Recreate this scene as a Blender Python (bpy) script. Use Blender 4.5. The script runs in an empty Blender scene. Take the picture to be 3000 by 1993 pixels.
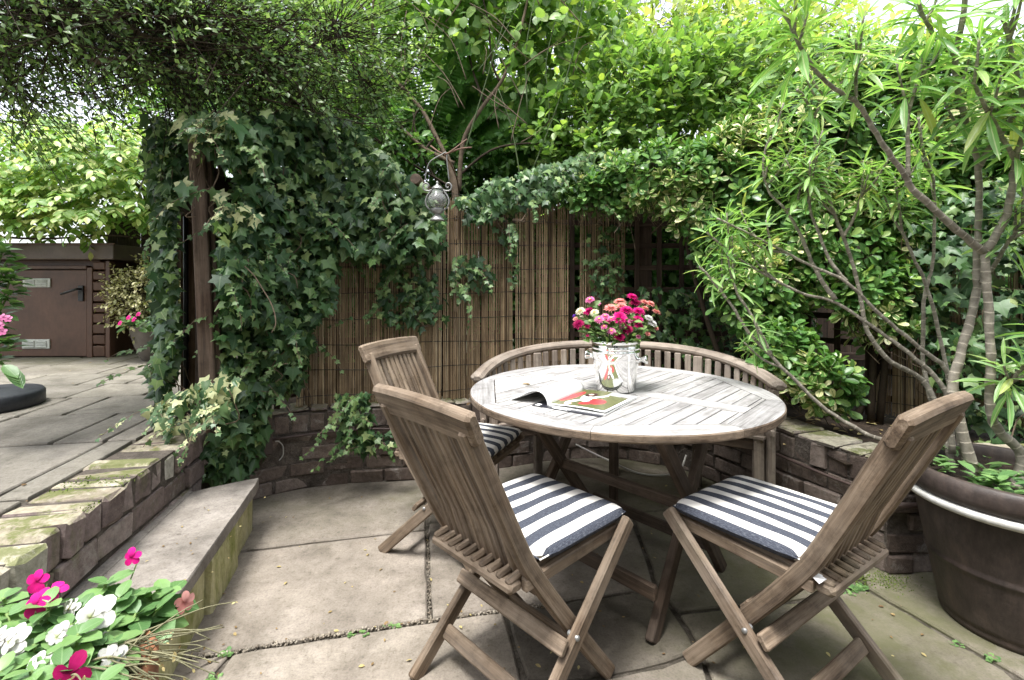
import bpy, math, random
import numpy as np
from mathutils import Vector, Matrix
R = math.radians
sc = bpy.context.scene
COL = sc.collection

# ------------------------------------------------------------------ camera, world, sun, exposure
CAMH, FPX, CX, HY = 1.19, 1418.0, 1500.0, 828.0      # eye height; focal length, axis and horizon in photo pixels
cam = bpy.data.cameras.new('camera'); camo = bpy.data.objects.new('camera', cam); COL.objects.link(camo)
camo.location = (0, 0, CAMH); camo.rotation_euler = (R(90), 0, 0)
cam.sensor_width = 36; cam.lens = FPX / 3000 * 36
cam.shift_y = -(996.5 - HY) / 3000
cam.clip_start = .05; cam.clip_end = 800
sc.camera = camo

SUN_EL, SUN_AZ = 72, 215          # azimuth measured clockwise from +Y (north)
w = bpy.data.worlds.new('World'); sc.world = w; w.use_nodes = True
nt = w.node_tree; bg = nt.nodes['Background']
sky = nt.nodes.new('ShaderNodeTexSky'); sky.sky_type = 'NISHITA'; sky.sun_disc = False
sky.sun_elevation = R(SUN_EL); sky.sun_rotation = R(SUN_AZ); sky.air_density = 1.0; sky.dust_density = 3.0; sky.ozone_density = 1.0
hs = nt.nodes.new('ShaderNodeHueSaturation'); hs.inputs['Saturation'].default_value = .3; hs.inputs['Value'].default_value = 1.0
nt.links.new(sky.outputs[0], hs.inputs['Color']); nt.links.new(hs.outputs[0], bg.inputs['Color'])
bg.inputs['Strength'].default_value = .15
sl = bpy.data.lights.new('sun', 'SUN'); sl.energy = 1.7; sl.angle = R(16); sl.color = (1, .985, .96)
so = bpy.data.objects.new('sun', sl); COL.objects.link(so)
sd = Vector((math.sin(R(SUN_AZ)) * math.cos(R(SUN_EL)), math.cos(R(SUN_AZ)) * math.cos(R(SUN_EL)), math.sin(R(SUN_EL))))
so.rotation_euler = sd.to_track_quat('Z', 'Y').to_euler(); so.location = sd * 30
vs = sc.view_settings; sc.display_settings.display_device = 'sRGB'
vs.view_transform = 'Standard'; vs.look = 'None'; vs.exposure = 1.85; vs.gamma = 1; vs.use_curve_mapping = False
cy = sc.cycles
cy.max_bounces = 8; cy.diffuse_bounces = 5; cy.glossy_bounces = 4; cy.transmission_bounces = 6; cy.transparent_max_bounces = 8
cy.use_denoising = True; cy.denoiser = 'OPENIMAGEDENOISE'; cy.denoising_input_passes = 'RGB_ALBEDO_NORMAL'; cy.denoising_prefilter = 'ACCURATE'; cy.caustics_reflective = False; cy.caustics_refractive = False; cy.sample_clamp_indirect = 6

# ------------------------------------------------------------------ helpers
def W(px, py, Y): return np.array(((px - CX) / FPX * Y, Y, CAMH - (py - HY) / FPX * Y))
def G(px, py, z=0.0):
    d = FPX * (CAMH - z) / (py - HY); return ((px - CX) / FPX * d, d)
def nrm(a):
    a = np.asarray(a, float); return a / np.maximum(np.linalg.norm(a, axis=-1, keepdims=True), 1e-9)
def rdir(g, n): return nrm(g.normal(size=(n, 3)))

def link(o, parent=None):
    COL.objects.link(o)
    if parent is not None: o.parent = parent
    return o
def tag(o, label=None, cat=None, group=None, kind=None):
    if label: o['label'] = label
    if cat: o['category'] = cat
    if group: o['group'] = group
    if kind: o['kind'] = kind
    return o
def thing(name, label, cat, loc=(0, 0, 0), rz=0.0, group=None):
    o = bpy.data.objects.new(name, None); o.location = loc; o.rotation_euler = (0, 0, rz); o.empty_display_size = .1
    link(o); return tag(o, label, cat, group)
def copy_tree(o, parent=None):
    c = o.copy(); link(c, parent)
    for ch in list(o.children): copy_tree(ch, c)
    return c

class MB:
    """collects geometry for ONE mesh; gc is a local coordinate (x along the grain) for the materials"""
    def __init__(s, seed=0):
        s.v = []; s.f = []; s.g = []; s.m = []; s.n = 0; s.rs = np.random.default_rng(seed)
    def add(s, v, f, g=None, mi=0):
        v = np.asarray(v, float); s.v.append(v)
        s.g.append(v if g is None else np.asarray(g, float))
        for q in f: s.f.append(tuple(i + s.n for i in q)); s.m.append(mi)
        s.n += len(v)
    def build(s, name, mat, parent=None, smooth=False, bevel=0, loc=None):
        me = bpy.data.meshes.new(name)
        V = np.concatenate(s.v); me.from_pydata(V.tolist(), [], s.f)
        a = me.attributes.new('gc', 'FLOAT_VECTOR', 'POINT'); a.data.foreach_set('vector', np.concatenate(s.g).astype(np.float32).ravel())
        for m in (mat if isinstance(mat, (list, tuple)) else [mat]): me.materials.append(m)
        if any(s.m): me.polygons.foreach_set('material_index', s.m)
        if smooth: me.polygons.foreach_set('use_smooth', [True] * len(s.f))
        me.update()
        o = link(bpy.data.objects.new(name, me), parent)
        if bevel:
            b = o.modifiers.new('bevel', 'BEVEL'); b.width = bevel; b.segments = 2; b.limit_method = 'ANGLE'; b.angle_limit = R(40)
        return o
    def sweep(s, pts, wd, ht, side=None, up=None, ch=.004, cap=True, mi=0, wob=0.0):
        """rectangular section (wd along side, ht along the other normal) swept along pts, chamfered"""
        pts = [np.asarray(p, float) for p in pts]; n = len(pts)
        off = s.rs.uniform(-5, 5, 3); off[0] *= 2
        prof = lambda a, b, c: [(-a + c, -b), (a - c, -b), (a, -b + c), (a, b - c), (a - c, b), (-a + c, b), (-a, b - c), (-a, -b + c)]
        T = []
        for i in range(n):
            t = nrm(pts[min(i + 1, n - 1)] - pts[max(i - 1, 0)]); T.append(t)
        rows = []; L = 0; gl = []
        V = []; Gc = []
        ringsP = []
        for i in range(n):
            if i: L += np.linalg.norm(pts[i] - pts[i - 1])
            ringsP.append((pts[i], T[i], L, 1.0))
        if cap:
            e = ch
            ringsP = [(ringsP[0][0], T[0], 0, 0), (pts[0] + T[0] * e, T[0], e, 1)] + ringsP[1:-1] + [(pts[-1] - T[-1] * e, T[-1], L - e, 1), (pts[-1], T[-1], L, 0)]
        for (p, t, l, full) in ringsP:
            if side is not None: sx = np.asarray(side, float) - t * np.dot(side, t)
            else:
                u = np.asarray((0, 0, 1.0) if up is None else up, float); sx = np.cross(t, u)
            sx = nrm(sx); sy = np.cross(sx, t)
            a, b = wd / 2, ht / 2
            if not full: a -= ch * .8; b -= ch * .8
            j = s.rs.normal(0, wob, 2) if wob else (0, 0)
            for (x, y) in prof(a, b, ch if full else ch * .7):
                V.append(p + sx * (x + j[0]) + sy * (y + j[1])); Gc.append((l + off[0], x + off[1], y + off[2]))
        m = len(ringsP); F = []
        for i in range(m - 1):
            for k in range(8):
                F.append((i * 8 + k, i * 8 + (k + 1) % 8, (i + 1) * 8 + (k + 1) % 8, (i + 1) * 8 + k))
        F.append(tuple(range(7, -1, -1))); F.append(tuple(range((m - 1) * 8, m * 8)))
        s.add(V, F, Gc, mi); return s
    def bar(s, p0, p1, wd, ht, side=None, up=None, ch=.004, mi=0): return s.sweep([p0, p1], wd, ht, side, up, ch, True, mi)
    def box(s, c, size, rz=0.0, ch=.004, mi=0):
        c = np.asarray(c, float); x = np.array((math.cos(rz), math.sin(rz), 0)) * size[0] / 2
        return s.sweep([c - x, c + x], size[1], size[2], up=(0, 0, 1), ch=ch, mi=mi)
    def tube(s, pts, r, n=6, mi=0, cap=True):
        pts = [np.asarray(p, float) for p in pts]; m = len(pts)
        r = [r] * m if np.isscalar(r) else r
        off = s.rs.uniform(-5, 5, 3); V = []; Gc = []; L = 0; nx = None
        for i in range(m):
            t = nrm(pts[min(i + 1, m - 1)] - pts[max(i - 1, 0)])
            if nx is None: nx = np.cross(t, (0.3, .2, .93)); nx = nrm(nx)
            nx = nrm(nx - t * np.dot(nx, t)); ny = np.cross(t, nx)
            if i: L += np.linalg.norm(pts[i] - pts[i - 1])
            for k in range(n):
                a = 2 * math.pi * k / n; d = nx * math.cos(a) + ny * math.sin(a)
                V.append(pts[i] + d * r[i]); Gc.append((L + off[0], r[i] * math.cos(a) + off[1], r[i] * math.sin(a) + off[2]))
        F = [(i * n + k, i * n + (k + 1) % n, (i + 1) * n + (k + 1) % n, (i + 1) * n + k) for i in range(m - 1) for k in range(n)]
        if cap: F.append(tuple(range(n - 1, -1, -1))); F.append(tuple(range((m - 1) * n, m * n)))
        s.add(V, F, Gc, mi); return s
    def lathe(s, prof, n=32, c=(0, 0, 0), mi=0, axis=None):
        c = np.asarray(c, float); V = []
        M = np.eye(3)
        if axis is not None:
            z = nrm(axis); x = nrm(np.cross(z, (.31, .9, .3))); M = np.array((x, np.cross(z, x), z)).T
        for (r, z) in prof:
            for k in range(n):
                a = 2 * math.pi * k / n; V.append(c + M @ np.array((r * math.cos(a), r * math.sin(a), z)))
        F = [(i * n + k, i * n + (k + 1) % n, (i + 1) * n + (k + 1) % n, (i + 1) * n + k) for i in range(len(prof) - 1) for k in range(n)]
        s.add(V, F, None, mi); return s
    def prism(s, poly, z0, z1, ch=.004, mi=0, dirx=None, jit=0.0):
        """convex polygon (x,y) counter-clockwise extruded in z, chamfered top edge"""
        P = np.asarray(poly, float); n = len(P)
        def inset(P, d):
            out = []
            for i in range(n):
                a, b, c = P[i - 1], P[i], P[(i + 1) % n]
                e1 = nrm(b - a); e2 = nrm(c - b); n1 = np.array((-e1[1], e1[0])); n2 = np.array((-e2[1], e2[0]))
                m = n1 + n2; q = max(.25, np.dot(m, m) / 2); out.append(b + m / (2 * q) * d * 1.0)
            return np.array(out)
        I = inset(P, ch); off = s.rs.uniform(-5, 5, 3)
        V = [(x, y, z0) for x, y in P] + [(x, y, z1 - ch) for x, y in P] + [(x, y, z1) for x, y in I]
        ax = np.array((1, 0)) if dirx is None else nrm(dirx); ay = np.array((-ax[1], ax[0]))
        Gc = [(np.dot((x, y), ax) + off[0], np.dot((x, y), ay) + off[1], z + off[2]) for x, y, z in V]
        F = [tuple(range(n - 1, -1, -1)), tuple(range(2 * n, 3 * n))]
        for k in range(n):
            j = (k + 1) % n
            F.append((k, j, n + j, n + k)); F.append((n + k, n + j, 2 * n + j, 2 * n + k))
        s.add(V, F, Gc, mi); return s

def raw_mesh(name, V, T, mat, parent=None, uv=None, smooth=True):
    """triangles from numpy arrays"""
    me = bpy.data.meshes.new(name); nv, ntr = len(V), len(T)
    me.vertices.add(nv); me.vertices.foreach_set('co', np.ascontiguousarray(V, np.float32).ravel())
    me.loops.add(ntr * 3); me.loops.foreach_set('vertex_index', np.ascontiguousarray(T, np.int32).ravel())
    me.polygons.add(ntr); me.polygons.foreach_set('loop_start', np.arange(0, ntr * 3, 3, dtype=np.int32))
    if smooth: me.polygons.foreach_set('use_smooth', np.ones(ntr, bool))
    if uv is not None:
        l = me.uv_layers.new(name='UVMap'); l.data.foreach_set('uv', np.ascontiguousarray(uv[T.ravel()], np.float32).ravel())
    me.materials.append(mat); me.update(calc_edges=True)
    return link(bpy.data.objects.new(name, me), parent)

# leaf templates: unit length along +y, z up
def tpl_grid(ys, ws, fold=.18, curl=.15, wave=0.0):
    V = []; 
    for y, wd in zip(ys, ws):
        z = -curl * y * y
        V += [(-wd, y, z + fold * wd), (0, y, z), (wd, y, z + fold * wd)]
    V = np.array(V); T = []
    for i in range(len(ys) - 1):
        for k in (0, 1):
            a, b, c, d = 3 * i + k, 3 * i + k + 1, 3 * i + 3 + k + 1, 3 * i + 3 + k
            T += [(a, b, c), (a, c, d)]
    mw = max(ws); uv = np.stack([V[:, 0] / (2 * mw) + .5, V[:, 1]], 1)
    return V, np.array(T), uv
OVAL = tpl_grid([0, .22, .5, .78, 1], [.02, .2, .27, .18, .0], .25, .18)
ROUND = tpl_grid([0, .2, .5, .8, 1], [.04, .3, .38, .27, .02], .2, .2)
OBOV = tpl_grid([0, .3, .65, .88, 1], [.03, .16, .25, .19, .03], .22, .14)
LANCE = tpl_grid([0, .15, .4, .65, .85, 1], [.012, .045, .085, .088, .055, .0], .35, .28)
MINI = (np.array([(0, 0, 0), (-.27, .5, .06), (0, .5, 0), (.27, .5, .06), (0, 1, -.08)]), np.array([(0, 2, 1), (0, 3, 2), (2, 4, 1), (2, 3, 4)]), np.array([(.5, 0), (0, .5), (.5, .5), (1, .5), (.5, 1)]))
PETAL = tpl_grid([0, .25, .6, .85, 1], [.06, .22, .36, .3, .12], .12, .25)
STRAP = tpl_grid([0, .5, 1], [.05, .09, .03], .2, .1)
def _ivy():
    h = [(.0, .10), (.20, .0), (.45, -.02), (.36, .2), (.58, .46), (.27, .52), (.13, .74), (0, 1)]
    out = h + [(-x, y) for x, y in h[-2:0:-1]]
    V = [(0, .36, .05)] + [(x, y, .05 - .22 * (x * x + (y - .36) ** 2)) for x, y in out]
    n = len(out); T = [(0, 1 + k, 1 + (k + 1) % n) for k in range(n)]
    V = np.array(V); V[:, :2] *= .95
    return V, np.array(T), np.stack([V[:, 0] + .5, V[:, 1]], 1)
IVY = _ivy()
_v = IVY[0].copy(); _v[:, 2] -= .42 * np.abs(_v[:, 0]) - .1 * _v[:, 1]; _v[:, 0] *= .8; IVY_FOLDED = (_v, IVY[1], IVY[2])
_v = IVY[0].copy(); _v[:, 2] += .28 * np.abs(_v[:, 0]) - .3 * _v[:, 1] ** 2; _v[:, 0] = _v[:, 0] * .9 + .08 * np.sin(_v[:, 1] * 5); IVY_CURLED = (_v, IVY[1], IVY[2])

def scatter(name, tpl, P, D, N, S, mat, parent=None, wj=None):
    TV, TT, TU = tpl; P = np.asarray(P, float); n = len(P)
    D = nrm(D); X = nrm(np.cross(D, N)); Z = np.cross(X, D)
    S = np.broadcast_to(np.asarray(S, float), (n,))[:, None, None]
    wx = 1.0 if wj is None else np.asarray(wj)[:, None, None]
    V = P[:, None, :] + S * (wx * TV[None, :, 0:1] * X[:, None, :] + TV[None, :, 1:2] * D[:, None, :] + TV[None, :, 2:3] * Z[:, None, :])
    T = TT[None] + (np.arange(n) * len(TV))[:, None, None]
    return raw_mesh(name, V.reshape(-1, 3), T.reshape(-1, 3), mat, parent, np.tile(TU, (n, 1)))

def twigs_mesh(name, A, B, r, mat, parent):
    A = np.asarray(A); B = np.asarray(B); t = nrm(B - A); x = nrm(np.cross(t, (.3, .2, .9))); y = np.cross(t, x); n = len(A)
    ring = [x * math.cos(a) + y * math.sin(a) for a in (0, 2.094, 4.189)]
    V = np.stack([A + q * r for q in ring] + [B + q * r * .5 for q in ring], 1)
    T = np.array([(0, 1, 4), (0, 4, 3), (1, 2, 5), (1, 5, 4), (2, 0, 3), (2, 3, 5)])
    return raw_mesh(name, V.reshape(-1, 3), (T[None] + (np.arange(n) * 6)[:, None, None]).reshape(-1, 3), mat, parent)

def ells(g, n, E, lo=.6, face=.4):
    """points on / in a union of ellipsoids (cx,cy,cz,rx,ry,rz); the far side kept with probability face"""
    E = np.asarray(E, float); wt = (E[:, 3] * E[:, 4] + E[:, 4] * E[:, 5] + E[:, 3] * E[:, 5]); wt /= wt.sum()
    i = g.choice(len(E), int(n * 2.2), p=wt); d = rdir(g, len(i)); r = g.uniform(lo, 1.05, len(i))[:, None]
    p = E[i, :3] + d * E[i, 3:] * r; o = nrm(d / E[i, 3:])
    away = (o * (p - np.array((0, 0, CAMH)))).sum(1) > 0
    keep = ~away | (g.random(len(i)) < face); p, o = p[keep], o[keep]
    return p[:n], o[:n]

def sprays(g, P, O, k, L, S, tilt=.8, up=.25, spread=.7, droop=.15, sj=.3, nup=.8, ow=1.0, bias=(0, 0, 0)):
    """k leaves along a twig from every base point"""
    n = len(P); t = nrm(O * ow + spread * rdir(g, n) + np.array((0, 0, up)) + np.array(bias)); ph = g.uniform(0, 6.28, n)
    a = nrm(np.cross(t, (.2, .3, .93))); b = np.cross(t, a); L = L * g.uniform(.6, 1.3, n)
    PP, DD, NN, SS = [], [], [], []
    for j in range(k):
        f = (j + 1) / k; ang = ph + j * 2.4
        s = a * np.cos(ang)[:, None] + b * np.sin(ang)[:, None]
        PP.append(P + t * (L * f)[:, None] - np.array((0, 0, 1)) * (droop * L * f * f)[:, None])
        DD.append(nrm(t * (.5 + .5 * f) + tilt * s + .25 * rdir(g, n) - np.array((0, 0, droop * .5))))
        NN.append(nrm(np.array((0, 0, nup)) + .5 * O + .55 * rdir(g, n)))
        SS.append(S * g.uniform(1 - sj, 1 + sj, n))
    return np.concatenate(PP), np.concatenate(DD), np.concatenate(NN), np.concatenate(SS), (P - t * .02, P + t * L[:, None] - np.array((0, 0, 1)) * (droop * L)[:, None])

def inpoly(pts, poly):
    x, y = pts[:, 0], pts[:, 1]; c = np.zeros(len(pts), bool); P = np.asarray(poly, float)
    for i in range(len(P)):
        (x1, y1), (x2, y2) = P[i - 1], P[i]
        m = ((y1 > y) != (y2 > y)); c ^= m & (x < (x2 - x1) * (y - y1) / (y2 - y1 + 1e-12) + x1)
    return c
def polysample(g, poly, n):
    P = np.asarray(poly, float); lo, hi = P.min(0), P.max(0); out = np.zeros((0, 2))
    while len(out) < n:
        q = g.uniform(lo, hi, (n * 2, 2)); out = np.concatenate([out, q[inpoly(q, poly)]])
    return out[:n]
def smooth(pts, k=6):
    """Catmull-Rom"""
    P = [np.asarray(p, float) for p in pts]; out = []
    for i in range(len(P) - 1):
        a, b, c, d = P[max(i - 1, 0)], P[i], P[i + 1], P[min(i + 2, len(P) - 1)]
        for j in range(k):
            t = j / k; out.append(.5 * (2 * b + (c - a) * t + (2 * a - 5 * b + 4 * c - d) * t * t + (3 * b - a - 3 * c + d) * t ** 3))
    return out + [P[-1]]

# ------------------------------------------------------------------ materials
class NT:
    def __init__(s, name):
        s.m = bpy.data.materials.new(name); s.m.use_nodes = True; s.t = s.m.node_tree; s.b = s.t.nodes['Principled BSDF']; s.out = s.t.nodes['Material Output']
    def n(s, ty, **kw):
        nd = s.t.nodes.new('ShaderNode' + ty)
        for k, v in kw.items():
            if k in nd.inputs.keys() if isinstance(k, str) else False:
                s.set(nd.inputs[k], v)
            else: setattr(nd, k, v)
        return nd
    def set(s, inp, v):
        if hasattr(v, 'is_linked') or isinstance(v, bpy.types.NodeSocket): s.t.links.new(v, inp)
        else: inp.default_value = v
    def noise(s, scale, vec=None, detail=5, rough=.6, dist=0.0):
        nd = s.n('TexNoise'); nd.inputs['Scale'].default_value = scale; nd.inputs['Detail'].default_value = detail; nd.inputs['Roughness'].default_value = rough; nd.inputs['Distortion'].default_value = dist
        if vec is not None: s.t.links.new(vec, nd.inputs['Vector'])
        return nd.outputs['Fac']
    def vec(s, kind='pos', scale=None, attr='gc'):
        if kind == 'gc': nd = s.n('Attribute'); nd.attribute_name = attr; o = nd.outputs['Vector']
        else: o = s.n('NewGeometry').outputs['Position']
        if scale is not None:
            m = s.n('Mapping'); m.inputs['Scale'].default_value = scale; s.t.links.new(o, m.inputs['Vector']); o = m.outputs[0]
        return o
    def ramp(s, fac, stops, interp='LINEAR'):
        r = s.n('ValToRGB'); r.color_ramp.interpolation = interp; el = r.color_ramp.elements
        while len(el) < len(stops): el.new(.5)
        for e, (p, c) in zip(el, stops): e.position = p; e.color = (*c, 1) if len(c) == 3 else c
        s.t.links.new(fac, r.inputs[0]); return r.outputs['Color']
    def mix(s, fac, a, b, mode='MIX'):
        m = s.n('Mix'); m.data_type = 'RGBA'; m.blend_type = mode; m.clamp_factor = True
        s.set(m.inputs['Factor'], fac)
        for inp, v in ((m.inputs['A'], a), (m.inputs['B'], b)): pass
        A = [i for i in m.inputs if i.name == 'A' and i.type == 'RGBA'][0]; B = [i for i in m.inputs if i.name == 'B' and i.type == 'RGBA'][0]
        for inp, v in ((A, a), (B, b)):
            if isinstance(v, bpy.types.NodeSocket): s.t.links.new(v, inp)
            else: inp.default_value = (*v, 1)
        return [o for o in m.outputs if o.type == 'RGBA'][0]
    def math(s, op, a, b=None, c=None):
        m = s.n('Math'); m.operation = op
        for i, v in enumerate((a, b, c)):
            if v is not None: s.set(m.inputs[i], v)
        return m.outputs[0]
    def sep(s, v):
        x = s.n('SeparateXYZ'); s.t.links.new(v, x.inputs[0]); return x.outputs
    def island(s): return s.n('NewGeometry').outputs['Random Per Island']
    def uv(s): return s.sep(s.n('TexCoord').outputs['UV'])
    def bump(s, h, strength=.3, dist=.01):
        b = s.n('Bump'); b.inputs['Strength'].default_value = strength; b.inputs['Distance'].default_value = dist
        s.t.links.new(h, b.inputs['Height']); s.t.links.new(b.outputs[0], s.b.inputs['Normal'])
    def done(s, col, rough=.7, spec=.3, metal=0.0):
        s.set(s.b.inputs['Base Color'], col if isinstance(col, bpy.types.NodeSocket) else (*col, 1)); s.set(s.b.inputs['Roughness'], rough)
        s.b.inputs['Specular IOR Level'].default_value = spec; s.b.inputs['Metallic'].default_value = metal
        return s.m

def wood(name, c0, c1, c2, rough=.75, bump=.35, grey=None, greyamt=.5, green=0.0):
    t = NT(name); v = t.vec('gc', (2.5, 55, 55)); f = t.noise(1.0, v, 8, .7)
    c = t.ramp(f, [(.34, c0), (.5, c1), (.64, c2)])
    fine = t.noise(1.0, t.vec('gc', (8, 320, 320)), 3, .6); c = t.mix(.35, c, t.ramp(fine, [(.3, (.25, .25, .25)), (.7, (1, 1, 1))]), 'MULTIPLY')
    if grey is not None:
        g = t.noise(5, t.vec('pos'), 4, .6); c = t.mix(t.ramp(g, [(.35, (0, 0, 0)), (.7, (greyamt,) * 3)]), c, grey)
    isl = t.island(); c = t.mix(.85, c, t.ramp(isl, [(0, (.62, .6, .6)), (1, (1.1, 1.08, 1.05))]), 'MULTIPLY')
    s2 = t.noise(13, t.vec('pos'), 6, .72); c = t.mix(.6, c, t.ramp(s2, [(.34, (.5, .48, .46)), (.48, (1,) * 3), (.66, (1.18,) * 3)]), 'MULTIPLY')
    if green:
        q = t.noise(3, t.vec('pos'), 4, .6); c = t.mix(t.ramp(q, [(.5, (0, 0, 0)), (.75, (green,) * 3)]), c, (.09, .1, .035))
    t.bump(t.math('ADD', f, t.math('MULTIPLY', fine, .5)), bump, .004)
    return t.done(c, rough, .25)

M = {}
M['teak'] = wood('weathered_teak', (.062, .042, .028), (.17, .123, .083), (.3, .232, .168), grey=(.31, .262, .208), greyamt=.45, green=.0)
M['teak_green'] = wood('weathered_teak_algae', (.062, .042, .028), (.17, .123, .083), (.3, .232, .168), grey=(.3, .265, .23), greyamt=.5, green=.35)
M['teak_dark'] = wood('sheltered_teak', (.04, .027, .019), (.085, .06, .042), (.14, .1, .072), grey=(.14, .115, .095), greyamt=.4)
M['teak_pale'] = wood('bleached_teak', (.22, .215, .205), (.44, .437, .43), (.63, .63, .628), rough=.65, bump=.25, grey=(.27, .265, .26), greyamt=.6)
M['teak_bench'] = wood('weathered_bench_teak', (.13, .1, .08), (.25, .2, .16), (.38, .32, .265), grey=(.36, .325, .28), greyamt=.6)
M['post_wood'] = wood('old_post_wood', (.045, .028, .02), (.1, .066, .047), (.17, .12, .09), bump=.5, grey=(.2, .165, .13), greyamt=.35)
M['gate_wood'] = wood('brown_gate_wood', (.09, .055, .034), (.15, .095, .06), (.21, .14, .09), bump=.3)
M['fence_wood'] = wood('dark_fence_wood', (.025, .016, .011), (.05, .032, .022), (.085, .058, .042), bump=.4)
M['reed'] = None
def reed():
    t = NT('dry_reed'); isl = t.island()
    c = t.ramp(isl, [(0, (.14, .095, .055)), (.3, (.31, .225, .135)), (.7, (.48, .365, .23)), (.93, (.6, .49, .32)), (1, (.66, .56, .4))])
    n = t.noise(1, t.vec('pos', (25, 25, 6)), 5, .65); c = t.mix(.75, c, t.ramp(n, [(.3, (.35, .32, .3)), (.7, (1.15, 1.1, 1.05))]), 'MULTIPLY')
    return t.done(c, .55, .35)
M['reed'] = reed()

def stone(name, ca, cb, cc, moss=0.0, slab_dark=False, rough=.85, bump=.35, sc_=1.0, isl=.35):
    t = NT(name); p = t.vec('pos')
    n1 = t.noise(2.3 * sc_, p, 7, .62, .6); n2 = t.noise(11 * sc_, p, 6, .65); n3 = t.noise(140, p, 3, .6)
    c = t.ramp(n1, [(.3, ca), (.5, cb), (.7, cc)])
    c = t.mix(.55, c, t.ramp(n2, [(.3, (.55, .53, .5)), (.6, (1.0, 1, 1)), (.75, (1.12, 1.1, 1.08))]), 'MULTIPLY')
    c = t.mix(.35, c, t.ramp(n3, [(.32, (.45, .45, .45)), (.5, (1, 1, 1)), (.7, (1.25, 1.25, 1.25))]), 'MULTIPLY')
    n4 = t.noise(42, p, 8, .8); c = t.mix(.6, c, t.ramp(n4, [(.36, (.42, .4, .38)), (.47, (.95, .95, .95)), (.56, (1.0, 1, 1)), (.68, (1.3, 1.28, 1.25))]), 'MULTIPLY')
    sp = t.n('TexVoronoi'); sp.inputs['Scale'].default_value = 9; t.t.links.new(p, sp.inputs['Vector'])
    c = t.mix(t.ramp(sp.outputs['Distance'], [(.045, (.55,) * 3), (.085, (0, 0, 0))]), c, (.07, .06, .05))
    c = t.mix(isl, c, t.ramp(t.island(), [(0, (.72, .7, .66)), (.5, (1, .95, .93)), (1, (1.15, 1.12, 1.05))]), 'MULTIPLY')
    w_ = t.noise(1.4, p, 6, .66, 1.2); c = t.mix(.75, c, t.ramp(w_, [(.34, (.5, .49, .48)), (.47, (.9, .9, .9)), (.6, (1.05,) * 3)]), 'MULTIPLY')
    if slab_dark:
        da = t.n('Attribute'); da.attribute_name = 'slab_dark'; c = t.mix(da.outputs['Fac'], c, t.mix(1.0, c, (.16, .155, .15), 'MULTIPLY'))
    if moss:
        mm = t.noise(3.2, p, 7, .7); at = t.n('Attribute'); at.attribute_name = 'moss'
        f = t.math('MULTIPLY', t.ramp(mm, [(.3, (0, 0, 0)), (.52, (1, 1, 1))]), at.outputs['Fac'])
        c = t.mix(t.math('MULTIPLY', f, t.ramp(t.noise(8, p, 7, .75), [(.3, (.45,) * 3), (.6, (1,) * 3)])), c, (.1, .1, .05))
    t.bump(t.math('ADD', t.math('MULTIPLY', n1, 1.5), t.math('ADD', n2, t.math('MULTIPLY', n4, .5))), bump, .014)
    return t.done(c, rough, .25)
M['flag'] = stone('york_stone_flag', (.178, .156, .132), (.268, .236, .2), (.35, .312, .27), moss=1.0, slab_dark=True)
M['upper_flag'] = stone('concrete_flag', (.16, .15, .13), (.235, .22, .195), (.32, .3, .262), moss=1.0, sc_=.7, isl=.6)
M['tread'] = stone('step_stone', (.18, .165, .145), (.265, .243, .215), (.34, .315, .285))
def simple(name, c, rough=.6, spec=.4, metal=0.0, n=0.0, ns=20, bump=0.0):
    t = NT(name)
    if n:
        f = t.noise(ns, t.vec('pos'), 5, .6); col = t.mix(n, c, t.ramp(f, [(.3, (.45, .45, .45)), (.7, (1.25, 1.25, 1.25))]), 'MULTIPLY')
        if bump: t.bump(f, bump, .004)
    else: col = c
    return t.done(col, rough, spec, metal)
M['joint'] = stone('sandy_joint', (.035, .03, .022), (.08, .07, .055), (.2, .18, .15), sc_=6, bump=.6)
M['soil'] = stone('garden_soil', (.02, .014, .01), (.045, .032, .022), (.075, .055, .04), sc_=5, bump=.9)
M['ground'] = stone('rough_ground', (.03, .035, .015), (.05, .055, .025), (.07, .07, .035), sc_=1)
def brick(name, c0, c1, c2, lichen, lamt, moss=0.0, side=None):
    t = NT(name); p = t.vec('pos'); isl = t.island()
    c = t.ramp(isl, [(0, c0), (.5, c1), (1, c2)])
    if side is not None:
        zs_ = t.sep(t.n('NewGeometry').outputs['Normal'])[2]; c = t.mix(t.ramp(zs_, [(.45, (1, 1, 1)), (.75, (0, 0, 0))]), c, t.ramp(isl, side))
    n = t.noise(38, p, 6, .7); c = t.mix(.8, c, t.ramp(n, [(.3, (.5, .5, .5)), (.7, (1.3, 1.3, 1.3))]), 'MULTIPLY')
    l = t.noise(9, p, 8, .75, .4); c = t.mix(t.ramp(l, [(.55, (0, 0, 0)), (.68, (lamt,) * 3)]), c, lichen)
    if moss:
        q = t.noise(6, t.vec('pos', (1, 1, .5)), 7, .72); z = t.sep(t.n('NewGeometry').outputs['Normal'])[2]
        f = t.math('MULTIPLY', t.ramp(q, [(.5, (0, 0, 0)), (.57, (moss,) * 3)]), t.ramp(z, [(.0, (.35,) * 3), (.6, (1, 1, 1))]))
        c = t.mix(f, c, (.085, .105, .016))
    n2 = t.noise(90, p, 4, .7)
    t.bump(t.math('ADD', n, t.math('MULTIPLY', n2, .6)), .7, .008)
    return t.done(c, .85, .2)
M['brick_dark'] = brick('dark_painted_brick', (.1, .075, .062), (.165, .128, .107), (.24, .195, .167), (.38, .35, .32), .75)
M['brick_wall'] = brick('old_brick', (.14, .108, .095), (.21, .165, .15), (.28, .23, .205), (.36, .34, .3), .6, .55)
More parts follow.
